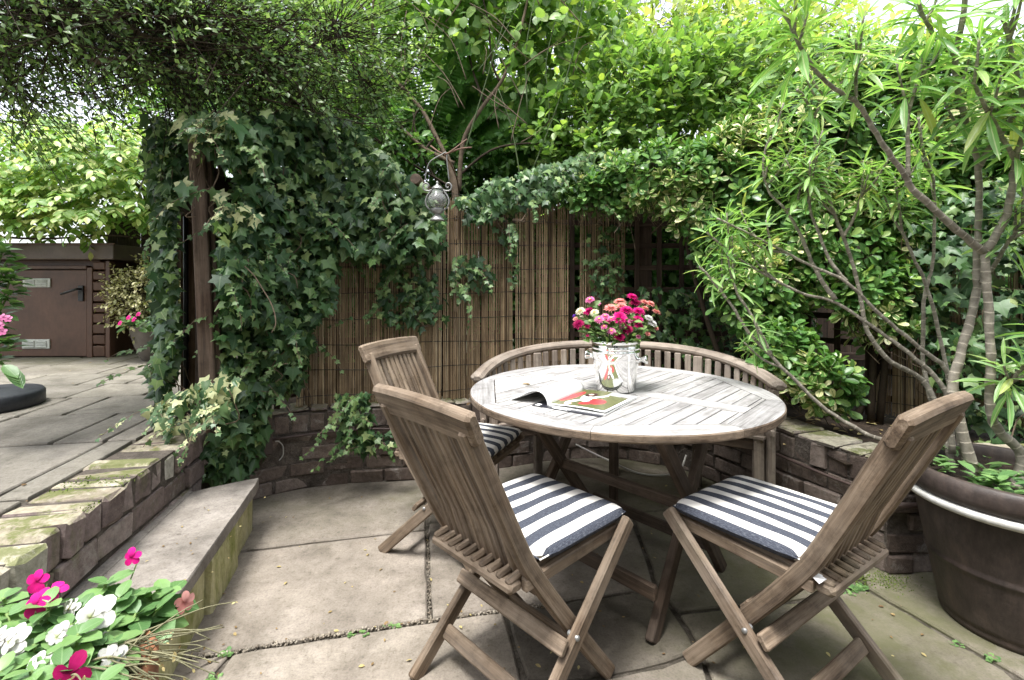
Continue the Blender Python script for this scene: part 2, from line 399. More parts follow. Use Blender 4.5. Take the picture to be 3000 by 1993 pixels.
M['brick_cope'] = brick('lichened_coping_brick', (.22, .19, .14), (.32, .285, .21), (.42, .385, .3), (.5, .48, .4), .6, .75, [(0, (.14, .108, .098)), (.45, (.22, .172, .158)), (.8, (.29, .24, .215)), (.9, (.4, .38, .32)), (1, (.42, .4, .35))])
M['mortar'] = stone('dirty_mortar', (.06, .05, .042), (.1, .085, .07), (.15, .13, .11), sc_=8, bump=.7)
M['mortar_dark'] = stone('dark_mortar', (.07, .06, .052), (.13, .112, .096), (.2, .175, .15), sc_=8, bump=.7)
def riser():
    t = NT('algae_stained_render'); p = t.vec('pos'); n = t.noise(7, t.vec('pos', (1, 1, .45)), 7, .7); n2 = t.noise(40, p, 4, .6)
    c = t.ramp(n, [(.3, (.09, .13, .016)), (.4, (.25, .26, .09)), (.55, (.46, .43, .24)), (.75, (.55, .52, .36))])
    c = t.mix(.5, c, t.ramp(n2, [(.3, (.6,) * 3), (.7, (1.2,) * 3)]), 'MULTIPLY'); t.bump(t.math('ADD', n, n2), .5, .01)
    return t.done(c, .85, .2)
M['riser'] = riser()

def leaf(name, stops, trans=.35, rough=.42, tcol=(1.22, 1.28, .62), rib=None, ribw=.06, cream=None, spec=.45, gloss=0, base=None):
    t = NT(name); isl = t.island(); c = t.ramp(isl, stops); u = t.uv()
    d = t.math('ABSOLUTE', t.math('SUBTRACT', u[0], .5))
    if cream is not None:
        nn = t.noise(60, t.vec('pos'), 3, .6); e = t.math('ADD', t.math('MULTIPLY', d, 2.0), t.math('MULTIPLY', t.math('SUBTRACT', nn, .5), .9))
        fr = t.math('FRACT', t.math('MULTIPLY', isl, 7.31)); thr = t.ramp(fr, [(0, (1.2,) * 3), (.3, (.8,) * 3), (.65, (.5,) * 3), (.85, (.05,) * 3), (1, (.0,) * 3)])
        f = t.math('MULTIPLY', t.math('GREATER_THAN', e, thr), .92); c = t.mix(f, c, cream)
    if rib is not None:
        c = t.mix(t.ramp(d, [(ribw * .4, (.75,) * 3), (ribw, (0, 0, 0))]), c, rib)
        vn = t.math('FRACT', t.math('SUBTRACT', t.math('MULTIPLY', u[1], 7.0), t.math('MULTIPLY', d, 7.0))); c = t.mix(t.ramp(vn, [(.03, (.4,) * 3), (.14, (0, 0, 0))]), c, rib)
    if base is not None:
        st = t.n('TexNoise'); st.inputs['Scale'].default_value = 1.0; mp = t.n('Mapping'); mp.inputs['Scale'].default_value = (34, 2.2, 1); t.t.links.new(t.n('TexCoord').outputs['UV'], mp.inputs['Vector']); t.t.links.new(mp.outputs[0], st.inputs['Vector'])
        c = t.mix(t.ramp(st.outputs['Fac'], [(.4, (.5,) * 3), (.6, (0, 0, 0))]), c, t.mix(.5, c, base)); c = t.mix(t.ramp(u[1], [(.05, (1,) * 3), (.42, (0, 0, 0))]), c, base)
    n = t.noise(25, t.vec('pos'), 3, .6); c = t.mix(.35, c, t.ramp(n, [(.3, (.6,) * 3), (.7, (1.25,) * 3)]), 'MULTIPLY')
    t.done(c, rough, spec)
    tr = t.n('BsdfTranslucent'); t.t.links.new(t.mix(1.0, c, tcol, 'MULTIPLY'), tr.inputs['Color'])
    ms = t.n('MixShader'); ms.inputs[0].default_value = trans
    t.t.links.new(t.b.outputs[0], ms.inputs[1]); t.t.links.new(tr.outputs[0], ms.inputs[2]); t.t.links.new(ms.outputs[0], t.out.inputs['Surface'])
    return t.m
M['ivy'] = leaf('ivy_leaf', [(0, (.016, .05, .016)), (.4, (.036, .095, .03)), (.8, (.075, .155, .05)), (1, (.16, .25, .08))], .22, .46, rib=(.09, .15, .07), ribw=.04)
M['ivy_young'] = leaf('young_ivy_leaf', [(0, (.1, .2, .055)), (.5, (.2, .32, .1)), (1, (.42, .5, .22))], .3, .4, rib=(.35, .4, .2), ribw=.03)
M['ivy_mid'] = leaf('fresh_ivy_leaf', [(0, (.04, .11, .03)), (.5, (.09, .18, .055)), (1, (.22, .32, .12))], .25, .46, rib=(.25, .32, .15), ribw=.035)
M['ivy_var'] = leaf('variegated_ivy_leaf', [(0, (.05, .12, .045)), (1, (.12, .2, .08))], .25, .4, cream=(.5, .52, .28))
M['hedge'] = leaf('small_hedge_leaf', [(0, (.07, .14, .045)), (.5, (.14, .24, .08)), (1, (.32, .44, .2))], .45, .35)
M['wist'] = leaf('pale_leaflet', [(0, (.13, .27, .06)), (.5, (.27, .42, .11)), (.8, (.5, .58, .22)), (1, (.66, .68, .34))], .42, .45)
M['apple'] = leaf('fresh_green_leaf', [(0, (.1, .21, .05)), (.5, (.18, .33, .08)), (.85, (.3, .45, .14)), (1, (.36, .46, .1))], .48, .42, rib=(.25, .35, .12), ribw=.05)
M['apple_dark'] = leaf('deep_green_leaf', [(0, (.055, .15, .04)), (.6, (.11, .24, .06)), (1, (.2, .35, .1))], .45, .36, rib=(.15, .24, .1), ribw=.05)
M['far'] = leaf('yellow_green_leaf', [(0, (.26, .4, .08)), (.5, (.42, .54, .15)), (1, (.66, .7, .36))], .55, .5)
M['far_green'] = leaf('distant_green_leaf', [(0, (.16, .31, .06)), (.5, (.27, .44, .1)), (1, (.48, .6, .22))], .5, .45)
M['euon'] = leaf('green_shrub_leaf', [(0, (.055, .15, .035)), (.5, (.1, .23, .055)), (.9, (.2, .35, .09)), (1, (.36, .48, .13))], .32, .34, rib=(.22, .36, .12), ribw=.04)
M['euon_cream'] = leaf('cream_variegated_leaf', [(0, (.08, .2, .04)), (1, (.18, .3, .07))], .28, .32, cream=(.8, .76, .42), rib=(.3, .4, .14), ribw=.05)
M['spurge'] = leaf('narrow_bright_leaf', [(0, (.14, .31, .08)), (.5, (.22, .42, .12)), (.9, (.32, .52, .17)), (1, (.46, .5, .16))], .46, .36, rib=(.5, .58, .32), ribw=.09)
M['fern'] = leaf('fern_frond', [(0, (.1, .25, .05)), (1, (.19, .38, .09))], .5, .5)
M['imp'] = leaf('soft_green_leaf', [(0, (.07, .16, .05)), (.5, (.12, .23, .075)), (1, (.2, .34, .11))], .25, .4, rib=(.2, .32, .14), ribw=.03)
M['aster_leaf'] = leaf('aster_leaf', [(0, (.06, .13, .04)), (1, (.18, .28, .08))], .25, .5)
M['potvar'] = leaf('cream_small_leaf', [(0, (.2, .22, .08)), (.5, (.42, .4, .2)), (1, (.6, .56, .34))], .25, .5)
M['litter'] = leaf('fallen_leaf', [(0, (.12, .07, .03)), (.5, (.25, .17, .07)), (1, (.42, .36, .16))], .1, .7)
M['moss'] = leaf('moss', [(0, (.06, .1, .012)), (1, (.14, .19, .03))], .1, .9)
def petal(name, c, c2=None, trans=.3):
    bs = (.4, .46, .2) if min(c) > .5 else tuple(q * .5 for q in c)
    return leaf(name, [(0, c), (1, c2 or c)], trans, .5, (1.1, 1, 1.0), spec=.2, base=bs)
M['p_mag'] = petal('magenta_petal', (.62, .008, .16), (.72, .02, .3)); M['p_dark'] = petal('crimson_petal', (.3, .005, .07), (.42, .01, .12))
M['p_pink'] = petal('pink_petal', (.75, .17, .42), (.8, .3, .52)); M['p_white'] = petal('white_petal', (.64, .64, .65), (.7, .7, .69))
M['p_cream'] = petal('cream_petal', (.8, .78, .55), (.85, .83, .68)); M['p_coral'] = petal('coral_petal', (.78, .27, .24), (.84, .42, .38)); M['p_violet'] = petal('violet_petal', (.16, .04, .45), (.2, .06, .5))
M['yellow'] = simple('yellow_centre', (.7, .45, .04), .7)
M['bark'] = simple('branch_bark', (.16, .12, .085), .85, .2, n=.8, ns=40, bump=.6)
M['bark_dark'] = simple('dark_twig', (.05, .037, .025), .85, .2, n=.6, ns=40)
M['cane'] = simple('green_cane', (.1, .14, .06), .6, .3, n=.6, ns=30)
def spurge_bark():
    t = NT('ringed_grey_bark'); x = t.sep(t.vec('gc'))[0]; n = t.noise(30, t.vec('pos'), 5, .6)
    r = t.math('FRACT', t.math('ADD', t.math('MULTIPLY', x, 28), t.math('MULTIPLY', n, .6)))
    c = t.ramp(n, [(.3, (.12, .106, .083)), (.5, (.21, .188, .152)), (.7, (.31, .283, .232))]); c = t.mix(t.ramp(r, [(.0, (.7,) * 3), (.14, (0, 0, 0))]), c, (.45, .4, .32))
    t.bump(t.math('ADD', n, t.ramp(r, [(.0, (1,) * 3), (.14, (0, 0, 0))])), .5, .004); return t.done(c, .7, .25)
M['sbark'] = spurge_bark()
M['stem'] = simple('green_stem', (.16, .24, .07), .6, .3, n=.4)
M['drystem'] = simple('dry_straw_stem', (.2, .19, .11), .75, .2, n=.7, ns=60)
M['steel'] = simple('polished_steel', (.86, .86, .85), .1, .5, 1.0)
M['zinc'] = simple('dull_grey_metal', (.3, .3, .29), .42, .5, .6, n=.5, ns=40)
M['black'] = simple('black_plastic', (.012, .013, .015), .4, .5, n=.5, ns=30)
M['rod'] = simple('dark_green_rod', (.012, .03, .028), .4, .5)
M['slate'] = simple('dark_slate_resin', (.035, .038, .045), .5, .4, n=.6, ns=50, bump=.3)
def shedpaint(name, c):
    t = NT(name); n = t.noise(4, t.vec('pos'), 6, .65); n2 = t.noise(60, t.vec('pos', (1, 1, .3)), 4, .6)
    col = t.mix(.7, c, t.ramp(n, [(.3, (.6,) * 3), (.7, (1.35,) * 3)]), 'MULTIPLY'); col = t.mix(.3, col, t.ramp(n2, [(.3, (.6,) * 3), (.7, (1.2,) * 3)]), 'MULTIPLY')
    t.bump(n2, .2, .003); return t.done(col, .45, .4)
M['shed'] = shedpaint('brown_shed_paint', (.092, .047, .029)); M['roof'] = shedpaint('faded_fascia_paint', (.125, .092, .075))
M['vent'] = simple('pale_vent_metal', (.5, .52, .47), .45, .4, n=.4, ns=30)
def potmat():
    t = NT('brown_glazed_pot'); p = t.vec('pos'); n = t.noise(5, p, 6, .65); v = t.noise(55, p, 5, .7)
    m2 = t.noise(17, t.vec('pos', (1, 1, .35)), 7, .75); c = t.ramp(n, [(.3, (.03, .022, .019)), (.55, (.056, .042, .036)), (.75, (.095, .075, .064))]); c = t.mix(.8, c, t.ramp(m2, [(.35, (.5,) * 3), (.5, (1,) * 3), (.68, (1.7, 1.6, 1.5))]), 'MULTIPLY')
    c = t.mix(t.ramp(v, [(.68, (0, 0, 0)), (.78, (.7,) * 3)]), c, (.2, .075, .04)); t.bump(v, .3, .004)
    return t.done(c, t.ramp(n, [(.3, (.45,) * 3), (.7, (.68,) * 3)]), .4)
M['pot'] = potmat(); M['potwhite'] = simple('white_pot_band', (.62, .61, .57), .4, .4, n=.5, ns=30)
M['terracotta'] = simple('terracotta', (.26, .115, .06), .8, .25, n=.8, ns=18, bump=.3)
M['bowl'] = simple('grey_glazed_bowl', (.13, .115, .1), .25, .5, n=.5, ns=10)
M['plasticbox'] = simple('brown_junction_box', (.085, .065, .058), .6, .3, n=.5)
M['conduit'] = simple('brown_painted_conduit', (.085, .058, .05), .5, .4, n=.5); M['wire'] = simple('pale_grey_wire', (.4, .39, .36), .5, .4)
def glass():
    t = NT('lantern_glass'); t.done((.93, .96, .94), .03, .6); t.b.inputs['Transmission Weight'].default_value = .86; t.b.inputs['IOR'].default_value = 1.25; return t.m
M['glass'] = glass()
M['candle'] = simple('candle_wax', (.7, .66, .5), .6)
def cushion():
    t = NT('navy_white_stripe'); x = t.sep(t.vec('gc'))
    fr = t.math('FRACT', t.math('ADD', t.math('DIVIDE', x[0], .068), .25)); f = t.math('GREATER_THAN', fr, .5)
    n = t.noise(1, t.vec('gc', (900, 90, 300)), 3, .6); n2 = t.noise(1, t.vec('gc', (90, 900, 300)), 3, .6)
    navy = t.ramp(n, [(.3, (.028, .032, .045)), (.55, (.062, .068, .085)), (.75, (.15, .16, .18))])
    c = t.mix(f, navy, (.62, .6, .56)); t.bump(t.math('ADD', n, n2), .25, .002)
    return t.done(c, .9, .1)
M['cushion'] = cushion(); M['label'] = simple('white_cloth_label', (.75, .74, .72), .8)
M['paper'] = simple('white_paper', (.82, .82, .8), .35, .4); M['ink'] = simple('black_ink', (.02, .02, .028), .3, .5)
M['m_green'] = simple('printed_green', (.12, .13, .05), .35, .4, n=.8, ns=90); M['m_red'] = simple('printed_red', (.5, .04, .045), .35, .4)
M['m_hair'] = simple('printed_dark_brown', (.045, .02, .022), .35, .4); M['m_skin'] = simple('printed_skin', (.78, .55, .47), .35, .4); M['m_grey'] = simple('printed_grey', (.35, .35, .34), .35, .4)

# ------------------------------------------------------------------ setting: ground, patios, beds
g0 = np.random.default_rng(7); pr = random.Random(5)
b = MB(); b.add([(-120, -60, -.08), (120, -60, -.08), (120, 200, -.08), (-120, 200, -.08)], [(0, 1, 2, 3)])
tag(b.build('ground', M['ground']), kind='structure')
def moss_attr(o, fn):
    me = o.data; n = len(me.vertices); co = np.empty(n * 3, np.float32); me.vertices.foreach_get('co', co); co = co.reshape(-1, 3)
    a = me.attributes.new('moss', 'FLOAT', 'POINT'); a.data.foreach_set('value', fn(co).astype(np.float32)); return o
def slab(b, poly, z0, z1, inset=.006, ch=.006, g=g0, seg=.07, jit=.0035, tilt=.004):
    """hand-cut flag: jittered outline of a convex polygon, slight tilt"""
    P = np.asarray(poly, float); a2 = sum(P[i - 1][0] * P[i][1] - P[i][0] * P[i - 1][1] for i in range(len(P)))
    if a2 < 0: P = P[::-1]
    c = P.mean(0); Q = []
    for i in range(len(P)):
        p, q = P[i], P[(i + 1) % len(P)]; k = max(1, int(np.linalg.norm(q - p) / seg)); e = nrm(q - p); nn = np.array((-e[1], e[0])); h = 0
        for j in range(k):
            h = .6 * h + g.normal(0, jit)
            Q.append(p + (q - p) * j / k + nn * (inset + (abs(h) if j else 0) + (.006 if j == 0 else 0)) + (e * .012 if j == 0 else 0))
    Q = np.array(Q); I = np.array([q + nrm(c - q) * ch for q in Q]); n = len(Q); tx, ty = g.normal(0, tilt, 2)
    zz = lambda X: z1 + (X[:, 0] - c[0]) * tx + (X[:, 1] - c[1]) * ty
    V = np.concatenate([np.c_[Q, np.full(n, z0)], np.c_[Q, zz(Q) - ch], np.c_[I, zz(I)], [[c[0], c[1], z1]]])
    F = []
    for k in range(n):
        j = (k + 1) % n; F += [(k, j, n + j, n + k), (n + k, n + j, 2 * n + j, 2 * n + k), (2 * n + k, 2 * n + j, 3 * n)]
    b.add(V, F)
px_slabs = [
 [(690, 1630), (714, 1613), (1252, 1552), (1250, 1500), (1243, 1370), (740, 1400), (600, 1480)],
 [(640, 1622), (1252, 1552), (1260, 1817), (698, 1905), (480, 1938), (420, 1800)],
 [(1244, 1340), (1250, 1530), (1850, 1500), (2000, 1490), (2200, 1460), (2250, 1340), (1900, 1300), (1500, 1300)],
 [(1252, 1530), (1260, 1817), (1479, 1787), (1925, 1723), (1850, 1500)],
 [(480, 1938), (698, 1905), (672, 1912), (618, 1991), (520, 2150), (200, 2150), (330, 1960)],
 [(700, 1905), (1260, 1817), (1479, 1787), (1530, 1960), (1560, 2300), (420, 2300), (618, 1991), (672, 1912)],
 [(1479, 1787), (1925, 1723), (1981, 1795), (2050, 1905), (1950, 1946), (1727, 1991), (1535, 1992)],
 [(1535, 1995), (1727, 1991), (1950, 1946), (2050, 1905), (2180, 2300), (1570, 2300)],
 [(1850, 1500), (1925, 1723), (1981, 1795), (2340, 1758), (2525, 1720), (2471, 1635), (2300, 1450), (2000, 1490)],
 [(1981, 1795), (2050, 1905), (2180, 2300), (3300, 2300), (2966, 1971), (2738, 1840), (2533, 1721), (2340, 1758)],
 [(2480, 1600), (2533, 1721), (2738, 1840), (2966, 1971), (3300, 2200), (3600, 1800), (3000, 1640)]]
b = MB(11); drk = []
for q, dv in zip(px_slabs, (0, 0, .35, .08, 0, .04, .62, .3, .3, .22, .1)):  # each slab is darkened by its own amount
    n0 = b.n; slab(b, [G(*p) for p in q], -.05, 0.0); drk += [dv] * (b.n - n0)
# flags behind the camera so the light bounces as it does in the yard
for i in range(-2, 3):
    for j in range(2): slab(b, [(i * .95, -1.05 + j * .95 - .1), (i * .95 + .94, -1.05 + j * .95 - .1), (i * .95 + .94, -.12 + j * .95 - .1), (i * .95, -.12 + j * .95 - .1)], -.05, 0.0)
drk += [0] * (b.n - len(drk)); o = tag(b.build('lower_patio', M['flag']), kind='structure'); a = o.data.attributes.new('slab_dark', 'FLOAT', 'POINT'); a.data.foreach_set('value', np.array(drk, np.float32))
moss_attr(o, lambda c: np.clip((c[:, 0] - .35) * 1.3, 0, .8) + .55 * np.exp(-((c[:, 1] - 2.7) / .18) ** 2) * (c[:, 0] < -.3) + .10)
b = MB(); b.add([(-2.2, -2, -.012), (3.2, -2, -.012), (3.2, 3.6, -.012), (-2.2, 3.6, -.012)], [(0, 1, 2, 3)])
tag(b.build('patio_bedding', M['joint']), kind='structure')

# upper patio: u along the courses, v away from the camera
PU = np.array((math.cos(R(10.5)), math.sin(R(10.5)))); PV = np.array((-PU[1], PU[0]))
UV = lambda u, v: PU * u + PV * v
UZ = .473
vrow = [-.2, .55, 1.25, 1.87, 2.49, 3.02, 3.46, 3.88, 4.35, 4.8, 5.3, 5.7]
urow = {3: [-1.285, -1.40, -2.06, -2.72], 4: [-1.285, -1.42, -1.635, -2.137, -2.78], 5: [-1.285, -1.43, -1.92, -2.137, -2.62]}
b = MB(12)
for i in range(len(vrow) - 1):
    u = urow.get(i) or [-1.285, -1.285 - pr.uniform(.12, .5)]
    while u[-1] > -6.0: u.append(u[-1] - pr.choice((.3, .45, .45, .6, .75)) * pr.uniform(.95, 1.05))
    for k in range(len(u) - 1):
        a_, c_ = u[k], u[k + 1]
        slab(b, [UV(a_, vrow[i]), UV(a_, vrow[i + 1]), UV(c_, vrow[i + 1]), UV(c_, vrow[i])], UZ - .05, UZ, .004, .005, seg=.12, jit=.002, tilt=.003)
o = tag(b.build('upper_patio', M['upper_flag']), kind='structure')
moss_attr(o, lambda c: np.clip((c[:, 1] - 3.4) * .6, .12, .8))
b = MB()
p4 = [UV(-1.27, -.4), UV(-1.27, 5.6), UV(-6.4, 5.6), UV(-6.4, -.4)]
b.add([(*p, UZ - .016) for p in p4] + [(*p, -.05) for p in p4], [(0, 1, 2, 3), (0, 4, 5, 1), (1, 5, 6, 2), (2, 6, 7, 3), (3, 7, 4, 0)])
tag(b.build('upper_patio_bedding', M['joint']), kind='structure')

# brick helpers -------------------------------------------------------
def brickbox(b, c, t, n, L, D, H, g, ch=.0045, mi=0):
    """one worn brick: centre of its FRONT face bottom c, tangent t, outward normal n"""
    t = np.array((*t, 0)); n = np.array((*n, 0)); z = np.array((0, 0, 1.0)); r = g.normal(0, .007, 3)
    t = nrm(t + n * g.normal(0, .02) + z * g.normal(0, .012)); n = nrm(n - t * np.dot(n, t))
    cc = np.array(c) - n * D / 2 + z * H / 2 + n * r[0] + z * r[1] * .4; V = []
    for sx in (-1, 1):
        for sy in (-1, 1):
            for sz in (-1, 1):
                for ax in range(3):
                    q = np.array((sx * L / 2, sy * D / 2, sz * H / 2)); k = np.array((sx, sy, sz)) * ch * g.uniform(.6, 1.8); k[ax] = 0; q = q - k
                    V.append(cc + t * q[0] + n * q[1] + z * q[2] + g.normal(0, .0024, 3))
    idx = lambda sx, sy, sz, ax: ((sx > 0) * 4 + (sy > 0) * 2 + (sz > 0)) * 3 + ax
    F = []
    for ax in range(3):
        o1, o2 = [a for a in range(3) if a != ax]
        for s in (-1, 1):
            q = []
            for a, c2 in ((-1, -1), (1, -1), (1, 1), (-1, 1)):
                k = [0, 0, 0]; k[ax] = s; k[o1] = a; k[o2] = c2; q.append(idx(*k, ax))
            F.append(tuple(q if (s > 0) ^ (ax == 1) else q[::-1]))
    for ax in range(3):      # edge chamfers
        o1, o2 = [a for a in range(3) if a != ax]
        for a in (-1, 1):
            for c2 in (-1, 1):
                k = [0, 0, 0]; k[o1] = a; k[o2] = c2; k[ax] = -1; m = list(k); m[ax] = 1
                F.append((idx(*k, o1), idx(*k, o2), idx(*m, o2), idx(*m, o1)))
    for sx in (-1, 1):
        for sy in (-1, 1):
            for sz in (-1, 1): F.append(tuple(idx(sx, sy, sz, a) for a in range(3)))
    b.add(V, F, None, mi)
def walk(P):
    P = [np.asarray(p, float) for p in P]; d = [0]
    for i in range(1, len(P)): d.append(d[-1] + np.linalg.norm(P[i] - P[i - 1]))
    def at(s):
        s = min(max(s, 0), d[-1] - 1e-6)
        for i in range(1, len(P)):
            if s <= d[i]:
                t = nrm(P[i] - P[i - 1]); return P[i - 1] + t * (s - d[i - 1]), t
    return at, d[-1]
def course(b, P, z, H, L, D, g, side, s0=0.0, gap=.011, out=0.0, mi=0):
    at, tot = walk(P); s = -s0
    while s < tot:
        l = L * g.uniform(.9, 1.08); a, e = max(s, 0), min(s + l, tot)
        if e - a > .03:
            c, t = at((a + e) / 2); n = np.array((t[1], -t[0])) * side
            brickbox(b, (*(c + n * out), z), t, n, e - a - gap, D, H - gap, g, mi=mi)
        s += l
def core(b, P, z0, z1, thick, back, side):
    """mortar core behind the brick faces"""
    P = [np.asarray(p, float) for p in P]; V = []
    for i in range(len(P)):
        t = nrm(P[min(i + 1, len(P) - 1)] - P[max(i - 1, 0)]); n = np.array((t[1], -t[0])) * side
        f = P[i] - n * back; k = P[i] - n * (back + thick); V += [(*f, z0), (*f, z1), (*k, z1), (*k, z0)]
    F = []
    for i in range(len(P) - 1):
        a, c = 4 * i, 4 * i + 4; F += [(a, c, c + 1, a + 1), (a + 1, c + 1, c + 2, a + 2), (a + 2, c + 2, c + 3, a + 3)]
    F += [(0, 1, 2, 3), (c, c + 3, c + 2, c + 1)]
    b.add(V, F)

# retaining wall of the upper patio (faces +u)
t = thing('retaining_wall', 'low old brick wall with mossy coping edging the raised patio beside the stone step', 'wall', (*UV(-1.05, 1.4), 0))
def kid(o, p): o.parent = p; o.matrix_parent_inverse = Matrix.Translation(-Vector(p.location)) if p.rotation_euler.z == 0 else (Matrix.LocRotScale(p.location, p.rotation_euler, None)).inverted(); return o
g = np.random.default_rng(21); b = MB(21)
PW = [UV(-1.045, .1), UV(-1.045, 2.56)]; s_ = 1
course(b, PW, .17, .092, .2, .1, g, 1, .0); course(b, PW, .265, .097, .205, .1, g, 1, .1); course(b, PW, .075, .092, .205, .1, g, 1, .05)
kid(b.build('brick_face', M['brick_wall']), t)
b = MB(22); v = .1
while v < 2.55:
    wv = g.uniform(.082, .118); c = UV(-1.035 + g.normal(0, .004), v + wv / 2)
    brickbox(b, (*c, .362 + g.normal(0, .002)), PV, PU, wv - .012, .242, .111 + g.normal(0, .003), g, .01); v += wv
kid(b.build('coping', M['brick_cope']), t)
b = MB(); core(b, PW, 0, .466, .225, .007, 1); kid(b.build('mortar', M['mortar']), t)

# stone step
SA, SB = np.array((-1.224, 2.345)), np.array((-.763, .40))     # front edge far / near
BA, BB = UV(-1.052, 2.42), UV(-1.052, .3)
t = thing('stone_step', 'long pale stone step with green stained riser below the brick wall', 'step', (-1.2, 1.5, 0))
b = MB(31); slab(b, [SA + (0, .02), BA, BB, SB], .195, .243, 0, .007, seg=.09, jit=.002, tilt=0); kid(b.build('tread', M['tread']), t)
o = t.children[0]; moss_attr(o, lambda c: np.full(len(c), .12))
b = MB(32); n = nrm(np.array((SA - SB)[[1, 0]]) * (1, -1)); at, tot = walk([SA, SB]); s = 0
while s < tot:
    l = g.uniform(.3, .42); e = min(s + l, tot); c, tt = at((s + e) / 2); brickbox(b, (*(c - n * .012), -.03), tt, n, e - s - .004, .12, .222, g, .004); s = e
kid(b.build('riser', M['riser']), t)
b = MB(33); core(b, [SA, SB], 0, .19, .3, .03, -1 if np.dot(np.array((tt[1], -tt[0])), n) < 0 else 1); kid(b.build('core', M['mortar']), t)
b = MB(34); b.prism([UV(-1.06, .3), UV(-1.012, .3), UV(-1.006, 1.5), UV(-1.02, 2.42), UV(-1.06, 2.42)], .22, .2475, .006); kid(b.build('mortar_fillet', M['tread']), t)

# curved planter wall (faces the camera side)
PWL = smooth([(-1.66, 2.42), (-1.41, 2.66), (-1.206, 2.79), (-.875, 2.885), (-.545, 2.93), (0, 3.12), (.35, 3.25), (.75, 3.25), (1.1, 3.05), (1.28, 2.72), (1.37, 2.40), (1.46, 2.16)], 5) + [np.array((1.53, 1.98))]
PWR = [np.array((1.53, 1.98)), np.array((2.9, 2.02))]
t = thing('planter_wall', 'curved dark brick planter wall behind the bench and chairs', 'wall', (0, 3.1, 0))
g = np.random.default_rng(41); b = MB(41)
for P, o_ in ((PWL, 0), (PWR, .1)):
    for k in range(4): course(b, P, .0 + k * .083, .083, .205, .09, g, 1, (k % 2) * .1 + o_)
    course(b, P, .332, .112, .088, .12, g, 1, 0, out=.004)
kid(b.build('bricks', M['brick_dark']), t)
b = MB(); core(b, PWL, 0, .438, .2, .007, 1); core(b, PWR, 0, .4385, .2, .007, 1); kid(b.build('mortar', M['mortar_dark']), t)
b = MB(42); at, tot = walk(PWL)
for s in np.arange(0, tot, .105):                          # header tops: lichen-pale worn coping
    c, tt = at(s + .05); n = np.array((tt[1], -tt[0])); brickbox(b, (*(c + n * (.002 + g.normal(0, .004))), .440 + g.normal(0, .002)), tt, n, .095, .2, .016, g, .006)
at, tot = walk(PWR)
for s in np.arange(0.02, tot, .105): c, tt = at(s + .05); n = np.array((tt[1], -tt[0])); brickbox(b, (*c, .441), tt, n, .095, .2, .016, g, .006)
o = kid(b.build('coping', M['brick_cope']), t)
# bed behind the wall
V = [(*p, .40) for p in [q - np.array((nrm(PWL[min(i + 1, len(PWL) - 1)] - PWL[max(i - 1, 0)])[1], -nrm(PWL[min(i + 1, len(PWL) - 1)] - PWL[max(i - 1, 0)])[0])) * .12 for i, q in enumerate(PWL)]]
b = MB(); n = len(V); back = [(x * 1.25 - .1 * (x < -1), 4.1 if x < 1.3 else 4.1 - .2, .40) for x, y, z in V]
b.add(V + back, [(i, i + 1, n + i + 1, n + i) for i in range(n - 1)]); b.add([(1.45, 2.1, .401), (3.6, 2.12, .401), (4.2, 4.2, .401), (1.2, 4.2, .401)], [(0, 1, 2, 3)])
tag(b.build('planting_bed', M['soil']), kind='structure')

# conduit, junction box, loose wire
at, tot = walk(PWL); PT = []
for s in np.linspace(.42, tot - .02, 46):
    c, tt = at(s); n = np.array((tt[1], -tt[0])); PT.append((*(c + n * .017), .318 + .004 * math.sin(s * 9)))
b = MB(); b.tube(PT, .0075, 8); tag(b.build('conduit', M['conduit'], smooth=True), 'thin brown conduit clipped along the curved planter wall', 'pipe')
c, tt = at(.37); n = np.array((tt[1], -tt[0])); t = thing('junction_box', 'small brown junction box fixed to the planter wall below the ivy', 'box', (*(c + n * .03), .30))
b = MB(); b.box((0, 0, 0), (.105, .045, .115), math.atan2(tt[1], tt[0]), .006); b.build('box_body', M['plasticbox'], t)
b = MB(); b.box((n[0] * .024, n[1] * .024, 0), (.098, .006, .108), math.atan2(tt[1], tt[0]), .003); b.build('lid', M['plasticbox'], t)
c, tt = at(.44); n = np.array((tt[1], -tt[0])); q = [c + n * .03 + tt * .02 * k for k in range(4)]
b = MB(); b.tube(smooth([(*q[0], .305), (*q[1], .30), (*q[2], .27), (*q[2], .22), (*q[1], .195)]), .0035, 6); tag(b.build('wire', M['wire'], smooth=True), 'loose grey wire looping out of the brown junction box', 'wire')
b = MB(); b.tube(smooth([(.42, 3.2, .12), (.62, 3.1, .05), (.8, 2.98, .012), (1.0, 2.95, .03), (1.08, 3.0, .12)]), .006, 6); tag(b.build('hose', M['wire'], smooth=True), 'pale thin hose lying on the flags under the curved bench', 'hose')
b = MB(); b.tube([(1.5, 1.935, .30), (1.62, 1.935, .298), (1.75, 1.94, .30)], .012, 8); b.tube([(1.655, 1.93, .33), (1.655, 1.93, .27)], .016, 8); tag(b.build('tap_pipe', M['conduit'], smooth=True), 'short brown pipe with a connector on the wall corner beside the big pot', 'pipe')

